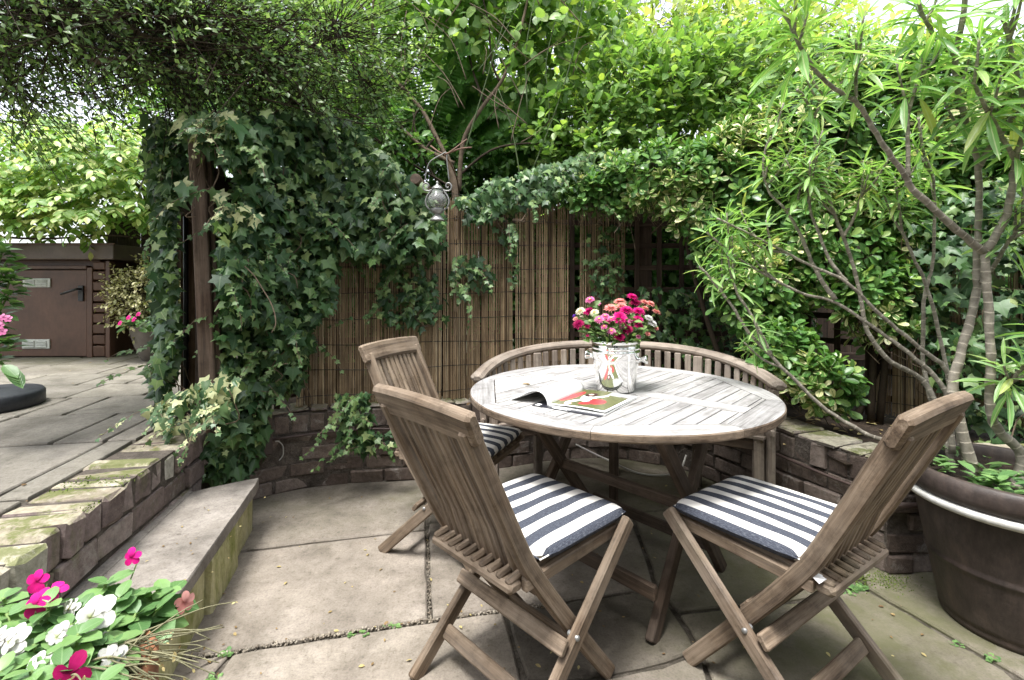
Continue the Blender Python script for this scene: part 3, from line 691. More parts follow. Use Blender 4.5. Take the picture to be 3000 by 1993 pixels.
# ------------------------------------------------------------------ furniture
def folding_chair():
    t = thing('folding_chair', 'x', 'chair')
    a, bb, c = .178, .213, .212
    tk, td = M['teak'], M['teak']
    for sx in (-1, 1):
        b = MB(51 + sx); b.sweep(smooth([(sx * a, 0, 0), (sx * a, -.17, .215), (sx * a, -.33, .43), (sx * a, -.40, .55), (sx * a, -.552, .86)], 3), .028, .046, side=(1, 0, 0), ch=.005); b.build('back_post', tk, t)
        b = MB(61 + sx); b.sweep([(sx * c, .052, .462), (sx * c, -.447, 0)], .026, .046, side=(1, 0, 0), ch=.005); lg = b.build('leg', tk, t)
        b = MB(); b.lathe([(0, .004), (.006, .004), (.008, .001), (.008, -.03)], 10, (sx * (c + .013), -.213, .236), axis=(sx, 0, 0)); b.build('pivot_bolt', M['zinc'], lg, smooth=True)
        b = MB(66 + sx); b.sweep([(sx * (a + .0), .04, .428), (sx * a, -.37, .424)], .022, .034, side=(1, 0, 0)); b.build('seat_rail', td, t)
    b = MB(71); d = nrm(np.array((0, -.152, .31))); p = np.array((0, -.552, .862))
    P = [(x, p[1] - .006 * (1 - (x / bb) ** 2), p[2] + .008 * (1 - (x / bb) ** 2)) for x in np.linspace(-bb, bb, 7)]
    b.sweep(P, .034, .088, up=d, ch=.009); b.build('top_rail', tk, t)
    b = MB(72)
    for k in range(9):
        x = (k - 4) * .0335; b.sweep([(x, -.345, .40), (x, -.40, .55), (x, -.548, .845)], .0215, .012, side=(1, 0, 0), ch=.003)
    b.build('back_slats', tk, t)
    b = MB(73)
    for k in range(10):
        x = (k - 4.5) * .0345; b.sweep([(x, .06, .449), (x, -.2, .441), (x, -.37, .443), (x, -.408, .437)], .0235, .017, side=(1, 0, 0), ch=.006)
    b.build('seat_slats', tk, t)
    b = MB(74); b.bar((-.172, -.388, .422), (.172, -.388, .422), .05, .03, ch=.009); b.build('rear_seat_bar', tk, t)
    b = MB(75); b.bar((-.16, .045, .43), (.16, .045, .43), .036, .026); b.build('front_seat_bar', tk, t)
    for (y, z, e) in ((-.262, .232, c + .012), (-.178, .262, a - .015), (-.335, .098, c - .014), (-.085, .105, a - .014)):
        b = MB(int(76 - y * 100)); d = np.array((0, .62, .78)) if y in (-.262, -.335) else np.array((0, -.62, .78))
        b.bar((-e, y, z), (e, y, z), .018, .042, up=d); b.build('stretcher', td, t)
    return t
def seat_cushion():
    n = 28; V = []; Gc = []; F = []; hw, hd = .203, .2
    for s in (1, -1):
        for i in range(n + 1):
            for j in range(n + 1):
                u, v = i / n * 2 - 1, j / n * 2 - 1
                sh = lambda q: math.copysign(1 - (1 - abs(q)) ** 1.25, q)
                U, Vv = sh(u), sh(v); e = max(abs(U), abs(Vv)); r = 1 - .05 * (abs(U) * abs(Vv)) ** 8
                k = (1 - abs(U) ** 7) * (1 - abs(Vv) ** 7); zz = s * (.0245 * max(k, 0) ** .27) + (.007 if s > 0 else 0) * (1 - U * U) * (1 - Vv * Vv)
                zz += .0022 * math.sin(9 * U + 2 * Vv) * math.cos(6 * Vv - U) * (1 if s > 0 else .4) * (1 - e ** 6)
                x, y = U * hw * r, Vv * hd * r
                if y < -.14: x *= 1 - .1 * ((-y - .14) / .06)
                V.append((x, y, .027 + zz)); Gc.append((x, y, 0))
        o_ = 0 if s > 0 else (n + 1) ** 2
        for i in range(n):
            for j in range(n):
                q = (o_ + i * (n + 1) + j, o_ + (i + 1) * (n + 1) + j, o_ + (i + 1) * (n + 1) + j + 1, o_ + i * (n + 1) + j + 1); F.append(q if s > 0 else q[::-1])
    b = MB(); b.add(V, F, Gc); o = b.build('seat_cushion', M['cushion'], smooth=True)
    b = MB(); ring = [(hw * .985 * math.cos(a) * (1 / max(abs(math.cos(a)), abs(math.sin(a)))) * .985, hd * .985 * math.sin(a) / max(abs(math.cos(a)), abs(math.sin(a))) *   .985, .027) for a in np.linspace(0, 2 * math.pi, 73)]
    b.tube(ring, .0028, 5, cap=False); b.build('piping', M['cushion'], o, smooth=True)
    return o
ch0 = folding_chair(); cu0 = seat_cushion()
CH = [((.174, 1.607), 43.7, 'weathered teak folding chair in the foreground with its slatted back towards the camera', 'striped navy and white cushion on the chair seen from behind', .0),
      ((.705, 1.627), 123.7, 'weathered teak folding chair in side view between the table and the big pot', 'striped navy and white cushion on the chair beside the big pot', .0),
      ((-.085, 2.16), -24, 'teak folding chair at the far left of the table, half hidden by another chair', 'striped cushion partly hidden between two folding chairs left of the table', .0)]
for i, (xy, th, l1, l2, dz) in enumerate(CH):
    c = ch0 if i == 0 else copy_tree(ch0)
    c.location = (*xy, 0); c.rotation_euler = (0, 0, R(th - 90)); c['label'] = l1; c['group'] = 'folding teak chairs round the table'
    if i == 1:
        for k in c.children:
            if k.name.split('.')[0] in ('leg', 'rear_seat_bar', 'seat_slats'): k.material_slots[0].link = 'OBJECT'; k.material_slots[0].material = M['teak_green']
    q = cu0 if i == 0 else copy_tree(cu0)
    f = np.array((math.cos(R(th)), math.sin(R(th)))); p = np.array(xy) - f * (.135 if i != 1 else .15)
    q.scale = (1, 1, .86); q.location = (*p, .4555); q.rotation_euler = (R(-.6), 0, R(th - 90 + (0, 2.5, 1)[i])); tag(q, l2, 'cushion', 'striped seat cushions')
    if i == 1:
        t2 = MB(); t2.add([(-.185, -.185, .0), (-.175, -.185, .0), (-.165, -.235, -.012), (-.205, -.23, -.014)][::1], [(0, 1, 2, 3)]); t2.build('cloth_label', M['label'], q)

# table ---------------------------------------------------------------
TX, TY, TR, TZ = .447, 2.05, .62, .74
t = thing('garden_table', 'round bleached teak table with a parquet slatted top and crossed folding legs', 'table', (TX, TY, 0))
ph = -.736; e1 = np.array((math.cos(ph), math.sin(ph))); e2 = np.array((-e1[1], e1[0])); AP = .5215; CR = AP / math.cos(math.pi / 8)
oct_ = [CR * (e1 * math.cos(a) + e2 * math.sin(a)) for a in [math.pi / 8 + k * math.pi / 4 for k in range(8)]]
def clip(P, n, d):            # keep dot(p,n)<=d
    out = []
    for i in range(len(P)):
        a, c = P[i - 1], P[i]; da, dc = np.dot(a, n) - d, np.dot(c, n) - d
        if da <= 0: out.append(a) if False else None
        if (da < 0) != (dc < 0): out.append(a + (c - a) * da / (da - dc))
        if dc < 0: out.append(c)
    return out
tm = MB(81); bw = .046; gp = .0042
def piece(P, dirx):
    if len(P) >= 3: tm.prism(P, TZ - .024, TZ + pr.uniform(-.0007, .0007), .0016, dirx=dirx)
octi = [p * (1 - gp / AP) for p in oct_]
piece(clip(clip(octi, e2, bw), -e2, bw), e1)
pitch = .0545; k0 = int(AP / pitch) + 1
for sgn in (1, -1):
    for k in range(-k0, k0):
        P = clip(octi, -e2 * sgn, -(bw + gp)); P = clip(P, e1, (k + 1) * pitch - gp / 2 + .01); 
        if P: P = clip(P, -e1, -(k * pitch + gp / 2 + .01))
        if P and len(P) >= 3:
            P = np.array(P); q = [P[0]]
            for p in P[1:]:
                if np.linalg.norm(p - q[-1]) > 1e-4: q.append(p)
            piece(q, e2)
tm.build('parquet_boards', M['teak_pale'], t)
tm = MB(82)
for k in range(8):
    a0, a1 = math.pi / 8 + k * math.pi / 4, math.pi / 8 + (k + 1) * math.pi / 4
    A, B_ = oct_[k], oct_[(k + 1) % 8]; d = nrm(B_ - A)
    arc = [a1 - .0012 + (a0 - a1 + .0024) * i / 14 for i in range(15)]
    out = [TR * (e1 * math.cos(a) + e2 * math.sin(a)) for a in arc]
    poly = [A + d * .0008] + [B_ - d * .0008] + out
    P = np.array(poly); n = len(P); off = tm.rs.uniform(-5, 5, 3)
    prof = [(0, -.029), (.0035, -.024), (.0035, -.006), (0, -.002), (-.005, 0)]
    V = []; side_f = [True, False]
    for (dr, dz) in prof:
        for i, p in enumerate(P): V.append((*(p * (1 + dr / np.linalg.norm(p)) if i > 1 else p), TZ + dz + (0 if i > 1 else 0)))
    F = [tuple(range(n - 1, -1, -1)), tuple(range((len(prof) - 1) * n, len(prof) * n))]
    for r_ in range(len(prof) - 1):
        for i in range(n): j = (i + 1) % n; F.append((r_ * n + i, r_ * n + j, (r_ + 1) * n + j, (r_ + 1) * n + i)); side_f.append(r_ < 3)
    nn = np.array((-d[1], d[0])); tm.add(V, F, [(np.dot(v[:2], d) + off[0], np.dot(v[:2], nn) + off[1], v[2] + off[2]) for v in V]); tm.m[-len(F):] = [int(x) for x in side_f]
tm.build('table_rim', [M['teak_pale'], M['teak']], t)
b = MB(83)
for s in (-.3, 0, .3): b.bar((*(e2 * s - e1 * .42), TZ - .04), (*(e2 * s + e1 * .42), TZ - .04), .045, .028)
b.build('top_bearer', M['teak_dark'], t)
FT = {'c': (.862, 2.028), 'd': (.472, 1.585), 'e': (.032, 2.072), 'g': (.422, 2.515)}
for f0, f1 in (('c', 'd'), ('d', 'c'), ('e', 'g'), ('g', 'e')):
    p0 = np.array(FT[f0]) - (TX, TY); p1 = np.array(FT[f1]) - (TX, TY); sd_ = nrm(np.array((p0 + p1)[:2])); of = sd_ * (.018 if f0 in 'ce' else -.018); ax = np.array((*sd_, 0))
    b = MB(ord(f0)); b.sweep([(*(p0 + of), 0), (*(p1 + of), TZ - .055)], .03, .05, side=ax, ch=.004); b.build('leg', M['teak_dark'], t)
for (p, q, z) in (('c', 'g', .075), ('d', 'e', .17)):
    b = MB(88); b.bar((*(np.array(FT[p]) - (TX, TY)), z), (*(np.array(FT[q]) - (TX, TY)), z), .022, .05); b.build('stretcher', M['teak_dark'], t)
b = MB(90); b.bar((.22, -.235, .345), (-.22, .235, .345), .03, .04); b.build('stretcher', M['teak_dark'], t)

# curved bench --------------------------------------------------------
t = thing('curved_bench', 'crescent shaped teak bench with a low curved slatted back behind the table', 'bench', (.555, 2.455, 0), R(-8.5))
sup = lambda u, A, Bv, e: Bv * max(0, 1 - (abs(u) / A) ** e) ** (1 / e)
railz = lambda v: .685 + .115 * (min(v, .62) / .62) ** 1.3
th_ = np.linspace(math.pi, 0, 41)
rc = [(.745 * math.copysign(abs(math.cos(a)) ** (2 / 2.4), math.cos(a)), .62 * abs(math.sin(a)) ** (2 / 2.4)) for a in th_]
b = MB(101)
def railsec(b, P, wd, ht):
    b.sweep(P, wd, ht, up=(0, 0, 1), ch=.017)
railsec(b, [(u, v - .02, railz(v)) for u, v in rc], .075, .048); b.build('top_rail', M['teak_bench'], t)
inn = [(u * .955, v * .93 - .03) for u, v in rc]
at, tot = walk([np.array(p) for p in inn])
b = MB(102); posts = [.02, .27, .5, .73, .98]
b2s = []
ns = 37
for k in range(1, ns):
    f = k / ns; c, tt = at(tot * f); v0 = c[1]
    if min(abs(f - p) for p in posts) < .012: continue
    zt = railz((c[1] + .03) / .93) - .02; n_ = np.array((-tt[1], tt[0]))
    b.sweep([(*c, .45), (*(c + n_ * .02), zt)], .036, .014, side=(*tt, 0))
b.build('back_slats', M['teak_bench'], t)
for f in posts:
    c, tt = at(tot * f); zt = railz((c[1] + .03) / .93) - .018; n_ = np.array((-tt[1], tt[0])); edge = f in (.02, .98)
    b = MB(int(f * 100)); b.sweep([(*c, 0), (*c, .45), (*(c + n_ * .018), zt)], .05, .034, side=(*tt, 0)); b.build('leg', M['teak_bench'], t)
vf = lambda u: .15 * (1 - (u / .69) ** 2)
b = MB(105); b.sweep([(*c, .462) for c in inn], .02, .03, up=(0, 0, 1)); b.build('lower_back_rail', M['teak_bench'], t)
b = MB(103); NS = 7
for k in range(NS):
    P = []
    for c in inn[2:-2]:
        fu = c[0] * .97; fr = np.array((fu, vf(fu) - .01)); P.append((*(fr + (np.array(c) - fr) * ((k + .5) / NS * .94)), .432))
    dep = .42 / NS * .8; b.sweep(P, dep, .018, up=(0, 0, 1), ch=.003)
b.build('seat_slats', M['teak_bench'], t)
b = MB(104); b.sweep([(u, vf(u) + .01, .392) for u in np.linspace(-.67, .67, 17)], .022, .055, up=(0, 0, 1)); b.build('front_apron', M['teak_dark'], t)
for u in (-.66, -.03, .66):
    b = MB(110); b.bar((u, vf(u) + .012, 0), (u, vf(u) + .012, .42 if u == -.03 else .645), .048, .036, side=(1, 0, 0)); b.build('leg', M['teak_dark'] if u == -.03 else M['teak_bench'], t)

# wine bucket, flowers, magazine -------------------------------------
t = thing('wine_bucket', 'shiny steel wine bucket with two knob handles standing on the table', 'bucket', (.434, 2.026, TZ + .001))
prof = [(0, 0), (.074, 0), (.079, .003), (.081, .008), (.0935, .13), (.0955, .158)] + [(.0985, .160), (.1005, .164), (.0985, .168), (.0962, .169), (.0965, .176), (.099, .178), (.1005, .181), (.099, .184), (.0972, .186), (.1015, .205), (.1035, .209), (.1025, .2115), (.1, .2105), (.095, .185), (.076, .012), (0, .01)]
b = MB(); b.lathe(prof, 64); b.build('bucket_body', M['steel'], t, smooth=True)
va = math.atan2(2.026, .434) + math.pi / 2
for s in (1, -1):
    d = np.array((math.cos(va - .35), math.sin(va - .35), .12)) * s; d[2] = .12; d = nrm(d)
    b = MB(); b.lathe([(.012, 0), (.016, .002), (.013, .008), (.009, .016), (.011, .026), (.017, .036), (.019, .041), (.017, .044), (0, .0445)], 20, np.array((d[0], d[1], 0)) * .09 + (0, 0, .133), axis=d); b.build('knob_handle', M['steel'], t, smooth=True)

g = np.random.default_rng(301); BC = np.array((.434, 2.026, TZ))
t = thing('aster_bouquet', 'mixed pink, crimson, coral and white asters in the steel bucket', 'flowers', tuple(BC))
BP = np.array((1630., 840.)); BS = 1 / 4.611
FL = [(455, 185, 62, 'p_pink', .0), (325, 335, 66, 'p_cream', .0), (440, 340, 72, 'p_mag', .02), (515, 355, 58, 'p_cream', -.03), (300, 510, 78, 'p_dark', -.02), (260, 440, 40, 'p_coral', 0), (240, 395, 26, 'p_violet', .03),
      (340, 425, 44, 'p_cream', .02), (580, 450, 66, 'p_pink', -.06), (660, 410, 60, 'p_pink', -.03), (735, 300, 85, 'p_coral', -.01), (858, 215, 82, 'p_coral', .03), (880, 270, 70, 'p_coral', .0), (860, 430, 95, 'p_mag', -.07),
      (950, 330, 92, 'p_mag', -.03), (1025, 145, 75, 'p_mag', .04), (1065, 225, 80, 'p_dark', .03), (1110, 340, 80, 'p_mag', -.04), (1105, 450, 70, 'p_mag', -.06), (1110, 530, 62, 'p_mag', -.06), (1190, 220, 62, 'p_coral', .03), (1265, 235, 62, 'p_coral', .05),
      (1200, 300, 55, 'p_coral', .0), (1345, 345, 62, 'p_coral', .03), (1240, 430, 62, 'p_white', -.02), (1290, 500, 68, 'p_white', -.02), (1330, 560, 52, 'p_coral', .0), (1230, 640, 45, 'p_coral', -.03), (950, 580, 82, 'p_dark', -.06), (850, 680, 74, 'p_dark', -.09),
      (745, 605, 52, 'p_pink', -.09), (645, 545, 48, 'p_pink', -.07), (740, 440, 52, 'p_pink', -.05), (880, 540, 44, 'p_pink', -.09), (695, 480, 40, 'p_mag', -.05), (420, 540, 45, 'p_dark', -.02), (1110, 680, 36, 'p_pink', -.08), (420, 665, 26, 'p_mag', -.02), (560, 240, 45, 'p_pink', .03), (1000, 470, 40, 'p_pink', -.05)]
SP, SB_ = [], []
for (x, y, r, m, dy) in FL:
    p = W(BP[0] + x * BS, BP[1] + y * BS, 2.0 + dy); rad = r * BS / FPX * 2.0
    ax = nrm(np.array(p) - BC + (0, -.12, .02) + g.normal(0, .03, 3)); n1 = 85 if r > 50 else 46
    PP, DD, NN, SS = [], [], [], []
    x1 = nrm(np.cross(ax, (.3, .2, .9))); y1 = np.cross(ax, x1)
    for k in range(n1):                              # layered ray petals, phyllotaxis
        f = (k + .5) / n1; a = k * 2.39996; el = (1 - f) * 1.15 - .12; rr = rad * .16 * f
        d = (x1 * math.cos(a) + y1 * math.sin(a)) * math.cos(el) + ax * math.sin(el)
        PP.append(p + d * rr + ax * (.1 * rad)); DD.append(d); NN.append(nrm(ax - d * .3)); SS.append(rad * (.62 + .36 * f) * g.uniform(.88, 1.1))
    o = scatter('bloom', STRAP, np.array(PP) - BC, np.array(DD), np.array(NN), np.array(SS), M[m], t, wj=np.full(n1, 1.7 if r > 50 else 2.2))
    if m in ('p_cream', 'p_pink') and r > 45:
        b = MB(); b.lathe([(rad * .27, 0), (rad * .24, rad * .1), (rad * .12, rad * .17), (0, rad * .19)], 12, np.array(p) - BC + ax * rad * .3, axis=ax); b.build('flower_centre', M['yellow'], o, smooth=True)
    SP.append(np.array(p) - BC); SB_.append(ax)
b = MB(302); LP, LD, LN, LS = [], [], [], []
for p, ax in zip(SP, SB_):
    a = math.atan2(p[1], p[0]); q = np.array((math.cos(a) * .07 * g.uniform(.2, 1), math.sin(a) * .07 * g.uniform(.2, 1), .16)); mid = (p + q) / 2 + np.array((0, 0, .02))
    pts = smooth([q, mid, p - ax * .012], 4); b.tube(pts, .0022, 5)
    for i in range(7):
        f = g.uniform(.15, .97); k = pts[min(int(f * len(pts)), len(pts) - 1)]; LP.append(k); LD.append(nrm(rdir(g, 1)[0] + np.array((p[0], p[1], .2)) * 3)); LN.append(nrm(rdir(g, 1)[0] * .6 + (0, -.3, .8))); LS.append(g.uniform(.022, .045))
b.build('stems', M['stem'], t, smooth=True)
for k in range(240):
    a = g.uniform(0, 6.28); r = .11 * math.sqrt(g.random()) + .02; z = g.uniform(.2, .3); LP.append(np.array((math.cos(a) * r, math.sin(a) * r, z))); LD.append(nrm(np.array((math.cos(a), math.sin(a), .5)) + .5 * rdir(g, 1)[0])); LN.append(nrm(rdir(g, 1)[0] * .5 + (0, -.3, .8))); LS.append(g.uniform(.02, .042))
scatter('leaves', OVAL, LP, LD, LN, LS, M['aster_leaf'], t)

# magazine
A_ = np.array((.131, 1.753)); q1 = nrm(np.array((.1727, .25))); q2 = np.array((q1[1], -q1[0])); ML, MW_ = .297, .222
t = thing('magazine', 'open glossy magazine with a rolled white page and a red and green picture', 'magazine', (*A_, TZ + .002))
mats = [M['paper'], M['m_green'], M['m_red'], M['m_hair'], M['m_skin'], M['m_grey'], M['ink']]
def el(x, y, cx, cy, rx, ry, a=0.0):
    c, s = math.cos(a), math.sin(a); X, Y = (x - cx) * c + (y - cy) * s, -(x - cx) * s + (y - cy) * c; return (X / rx) ** 2 + (Y / ry) ** 2 < 1
def art(x, y):      # x across from the spine 0..1, y along the page 0 (near) .. 1
    if x > .955 or y < .05 or x < .0: return 0
    if el(x, y, .33, .70, .10, .12): return 3 if not el(x, y, .32, .72, .045, .04) else 4
    if el(x, y, .36, .50, .09, .22, .5) or el(x, y, .5, .62, .2, .045, .9) or el(x, y, .27, .3, .05, .16, -.6): return 0
    if el(x, y, .26, .14, .06, .05): return 4
    if el(x, y, .08, .55, .1, .3, -.1) or el(x, y, .62, .38, .15, .14, .5) or el(x, y, .52, .25, .12, .07, .6): return 2
    if x > .8 and .78 < y < .86 and (int(y * 160) % 4 < 1): return 3
    if x > .55 and y > .8: return 5
    return 1
nx_, ny_ = 56, 74; V = []; F = []; mi = []
for j in range(ny_ + 1):
    for i in range(nx_ + 1):
        x, y = i / nx_, j / ny_; z = .0065 + .006 * math.sin(min(x * 3.2, 3.14)) * (1 - .3 * y) + .006 * x ** 3 * (1 - y) * .9
        p = q2 * x * MW_ + q1 * y * ML; V.append((p[0], p[1], z))
for j in range(ny_):
    for i in range(nx_): k = j * (nx_ + 1) + i; F.append((k, k + 1, k + nx_ + 2, k + nx_ + 1)); mi.append(art((i + .5) / nx_, (j + .5) / ny_))
b = MB(); b.add(V, F); b.m = mi; b.build('picture_page', mats, t, smooth=True)
b = MB(93); b.prism([q2 * .002 - q1 * .0, q2 * MW_ - q1 * .001, q2 * MW_ + q1 * ML, q2 * .002 + q1 * ML], 0, .0045, .0005); b.build('page_block', M['paper'], t)
prof2 = smooth([(0, .003), (-.004, .022), (-.022, .044), (-.05, .051), (-.085, .043), (-.125, .022), (-.168, .003)], 5); V = []; F = []
for j in range(11):
    for (x, z) in prof2: p = q2 * x + q1 * (j / 10 * ML); V.append((p[0], p[1], z * (1 - .12 * j / 10)))
m_ = len(prof2)
for j in range(10):
    for i in range(m_ - 1): k = j * m_ + i; F.append((k, k + m_, k + m_ + 1, k + 1))
b = MB(); b.add(V, F); o = b.build('rolled_page', M['paper'], t, smooth=True); sd2 = o.modifiers.new('thick', 'SOLIDIFY'); sd2.thickness = .004; sd2.offset = -1
b = MB(); c0 = -q2 * .055 - q1 * .022; b.prism([c0, c0 + q2 * .27, c0 + q2 * .268 + q1 * .2, c0 + q1 * .2], -.0015, .001, .0004); cv = b.build('front_cover', M['ink'], t)
b = MB()
for (u0, u1, v0, v1) in ((.008, .026, .006, .03), (.075, .112, .012, .018), (.085, .14, .004, .009), (.118, .15, .013, .018), (.05, .066, .022, .027)):
    b.prism([c0 + q2 * u0 + q1 * v0, c0 + q2 * u1 + q1 * v0, c0 + q2 * u1 + q1 * v1, c0 + q2 * u0 + q1 * v1], .001, .0018, .0002)
b.build('cover_lettering', M['paper'], cv)
b = MB(); xx = W(1370 + 757 / 4.722, 1040 + 410 / 4.722, 1); 
lx, ly = G(1530, 1126, TZ + .004); scatter('table_leaf', OVAL, [(0, 0, 0), (.02, -.008, 0)], [(1, .3, .1), (.5, 1, .1)], [(0, 0, 1), (.2, 0, 1)], [.035, .03], M['litter']).location = (lx, ly, TZ + .004)
tag(bpy.data.objects['table_leaf'], 'curled dry leaf lying on the left side of the table top', 'leaf'); bpy.data.objects['table_leaf'].name = 'fallen_leaf'

# ------------------------------------------------------------------ big pot on the right
t = thing('large_pot', 'big dark brown plastic pot with a white band under its rolled rim', 'pot', (1.745, 1.69, 0))
b = MB(); b.lathe([(0, .0), (.178, 0), (.19, .004), (.195, .018), (.192, .03), (.196, .034), (.1985, .046), (.2125, .12), (.2275, .2), (.2302, .214), (.236, .219), (.238, .228), (.2342, .2345), (.2362, .246), (.252, .335), (.2655, .412), (.268, .425), (.278, .452), (.295, .462), (.303, .485), (.303, .515), (.297, .535), (.285, .542), (.274, .533), (.268, .5), (.262, .44), (0, .44)], 72); b.build('pot_body', M['pot'], t, smooth=True)
b = MB(); b.lathe([(.27, .425), (.292, .427), (.3, .437), (.299, .452), (.28, .46), (.27, .425)], 72); b.build('white_band', M['potwhite'], t, smooth=True)
b = MB(5); g = np.random.default_rng(9); ring = [(0, .485)] + [(r, .482 + g.normal(0, .004)) for r in (.09, .17, .23, .268)]; b.lathe(ring[::-1], 40); b.build('potting_soil', M['soil'], t)

# ------------------------------------------------------------------ shed, posts, fences
t = thing('garden_shed', 'low brown painted store shed with vents and a lever handle on its door', 'shed', (-4.6, 4.66, UZ))
X = lambda px, Y: (px - CX) / FPX * Y
SX1 = X(334, 4.66) + 4.6; YF = 0.0
b = MB(); b.box((-.8 + SX1 / 2 - .3, .55, .46), (SX1 + 1.9, 1.06, .95), 0, .004); b.build('shed_body', M['shed'], t)
zz = lambda py, Y=4.66: CAMH - (py - HY) / FPX * Y - UZ
xx = lambda px, Y=4.66: (px - CX) / FPX * Y + 4.6
def fbox(b, x0, x1, y0, y1, z0, z1, ch=.004): b.bar((x0, (y0 + y1) / 2, (z0 + z1) / 2), (x1, (y0 + y1) / 2, (z0 + z1) / 2), y1 - y0, z1 - z0, up=(0, 0, 1), ch=ch)
b = MB(); fbox(b, -2.2, xx(332, 4.55), -.11, 1.2, zz(760, 4.55), zz(716, 4.55), .006); rf = b.build('roof', M['roof'], t)
b = MB(); fbox(b, -2.2, xx(333, 4.53), -.125, -.112, zz(718, 4.53), zz(712, 4.53), .002); b.build('roof_edge', M['shed'], rf)
b = MB(); fbox(b, xx(-150), xx(264), -.035, 0.01, .012, zz(792), .004); dr = b.build('door', M['shed'], t)
b = MB(); fbox(b, xx(266), xx(282), -.045, .01, .0, zz(784)); fbox(b, -1.0, xx(266) - .002, -.045, .01, zz(789), zz(779)); b.build('door_frame', M['shed'], t)
b = MB()
zs = [1046, 1010, 979, 948, 917, 886, 854, 823, 793, 766]
for k in range(len(zs) - 1):
    z0, z1 = zz(zs[k]) + .003, zz(zs[k + 1]); b.bar((xx(283), -.02, (z0 + z1) / 2), (xx(319), -.02, (z0 + z1) / 2), .05, z1 - z0 - .012, up=(0, -.08, 1), ch=.008)
b.build('siding', M['shed'], t)
b = MB(); fbox(b, xx(320), xx(333), -.045, .02, 0, zz(765)); b.build('corner_post', M['shed'], t)
for (x0, x1, y0, y1) in ((80, 160, 816, 842), (78, 158, 993, 1020)):
    b = MB(); fbox(b, xx(x0), xx(x1), -.047, -.034, zz(y1), zz(y0), .003); vt = b.build('vent', M['vent'], dr)
    b = MB(); w_ = xx(x1) - xx(x0); h_ = zz(y0) - zz(y1)
    for s in (.1, .54):
        for k in range(4):
            z = zz(y1) + h_ * (.2 + .19 * k); b.bar((xx(x0) + w_ * s, -.051, z), (xx(x0) + w_ * (s + .36), -.051, z), .012, .009, up=(0, -.7, .7), ch=.001)
    b.build('louvres', M['vent'], vt)
b = MB(); fbox(b, xx(241), xx(256), -.05, -.034, zz(882), zz(837), .003); hd_ = b.build('handle', M['black'], dr)
b = MB(); b.tube([(xx(249), -.05, zz(847)), (xx(249), -.09, zz(847)), (xx(244), -.1, zz(849)), (xx(207), -.1, zz(861))], .011, 8); b.build('lever', M['black'], hd_, smooth=True)

t = thing('timber_post', 'rough split timber post leaning at the end of the ivy trellis', 'post', (-1.487, 2.385, .40))
b = MB(121); b.sweep([(0, 0, 0), (-.02, .01, .5), (-.05, .02, 1.0), (-.093, .035, 1.57)], .07, .06, side=(1, .3, 0), ch=.005, wob=.002); b.build('post', M['post_wood'], t)
b = MB(122); b.sweep([(.028, .04, .05), (.0, .05, .8), (-.05, .07, 1.53)], .022, .05, side=(1, .3, 0), ch=.004); b.build('batten', M['post_wood'], t)
px, pY = -1.815, 2.78
t = thing('gate_post', 'square brown timber post with a flat cap behind the leaning post', 'post', (px, pY, UZ))
b = MB(123); b.bar((0, 0, 0), (0, 0, 1.1), .115, .1, side=(1, 0, 0)); b.build('post', M['gate_wood'], t)
b = MB(124); b.box((-.0, 0, 1.145), (.135, .12, .085), 0, .01); b.build('cap', M['roof'], t)
b = MB(); b.tube([(px - .018, pY - .062, UZ), (px - .016, pY - .062, 1.0), (px - .018, pY - .062, 1.56)], .012, 8); b.tube([(px - .018, pY - .062, .86), (px - .018, pY - .062, .91)], .017, 8)
tag(b.build('black_pipe', M['black'], smooth=True), 'thin black pipe running up the face of the capped post', 'pipe')

FP = [np.array(p) for p in ((-1.55, 2.50), (-1.24, 2.90), (-.47, 3.04), (.05, 3.2), (.76, 3.38), (1.5, 3.34), (2.5, 2.42), (3.3, 1.6))]
def fence_hit(px_):
    k = max((px_ - CX) / FPX, -.615); best = None
    for a, c in zip(FP[:-1], FP[1:]):
        d = c - a; den = d[0] - k * d[1]
        if abs(den) < 1e-9: continue
        s = (k * a[1] - a[0]) / den
        if -.02 <= s <= 1.02:
            p = a + d * s
            if best is None or p[1] < best[0][1]: best = (p, nrm(np.array((d[1], -d[0]))))
    return best
atF, totF = walk(FP)
g = np.random.default_rng(77)
def reedpanel(px0, px1, ztop, label, lean=0.0, zb=.445):
    p0, p1 = fence_hit(px0)[0], fence_hit(px1)[0]
    pts = [p0] + [q for q in FP if min(p0[0], p1[0]) < q[0] < max(p0[0], p1[0])] + [p1]; at, tot = walk(pts)
    t = thing('reed_screen', label, 'screen', (*at(tot / 2)[0], zb), 0, 'dry reed screens along the fence'); O = np.array((*at(tot / 2)[0], zb))
    b = MB(130 + int(px0)); s = 0; V = []; T = []
    while s < tot:
        r = g.uniform(.002, .0038); s += 2 * r * g.uniform(.82, 1.25) + (g.random() < .02) * .006
        c, tt = at(min(s, tot)); n = np.array((tt[1], -tt[0])); zt = ztop + g.normal(0, .03) - (g.random() < .06) * g.uniform(0, .2)
        j = g.normal(0, .005, 2); w0 = g.normal(0, .0035, 3)
        P = [np.array((*(c + n * w0[i] + tt * (j[0] * f + lean * f) + n * j[1] * f), zb + (zt - zb) * f + (g.normal(0, .01) if f == 0 else 0))) for i, f in enumerate((0, .5, 1))]
        b.tube([p - O for p in P], [r, r, r * .8], 5)
    b.build('reeds', M['reed'], t)
    b = MB(131); 
    for k in range(9):
        z = zb + .06 + k * .155; b.tube([np.array((*(at(s_)[0] + np.array((at(s_)[1][1], -at(s_)[1][0])) * (.0065 + .0015 * math.sin(s_ * 90))), z + .006 * math.sin(s_ * 7 + k))) - O for s_ in np.linspace(0, tot, 24)], .0019, 4)
    b.build('binding_wire', M['black'], t)
    return t
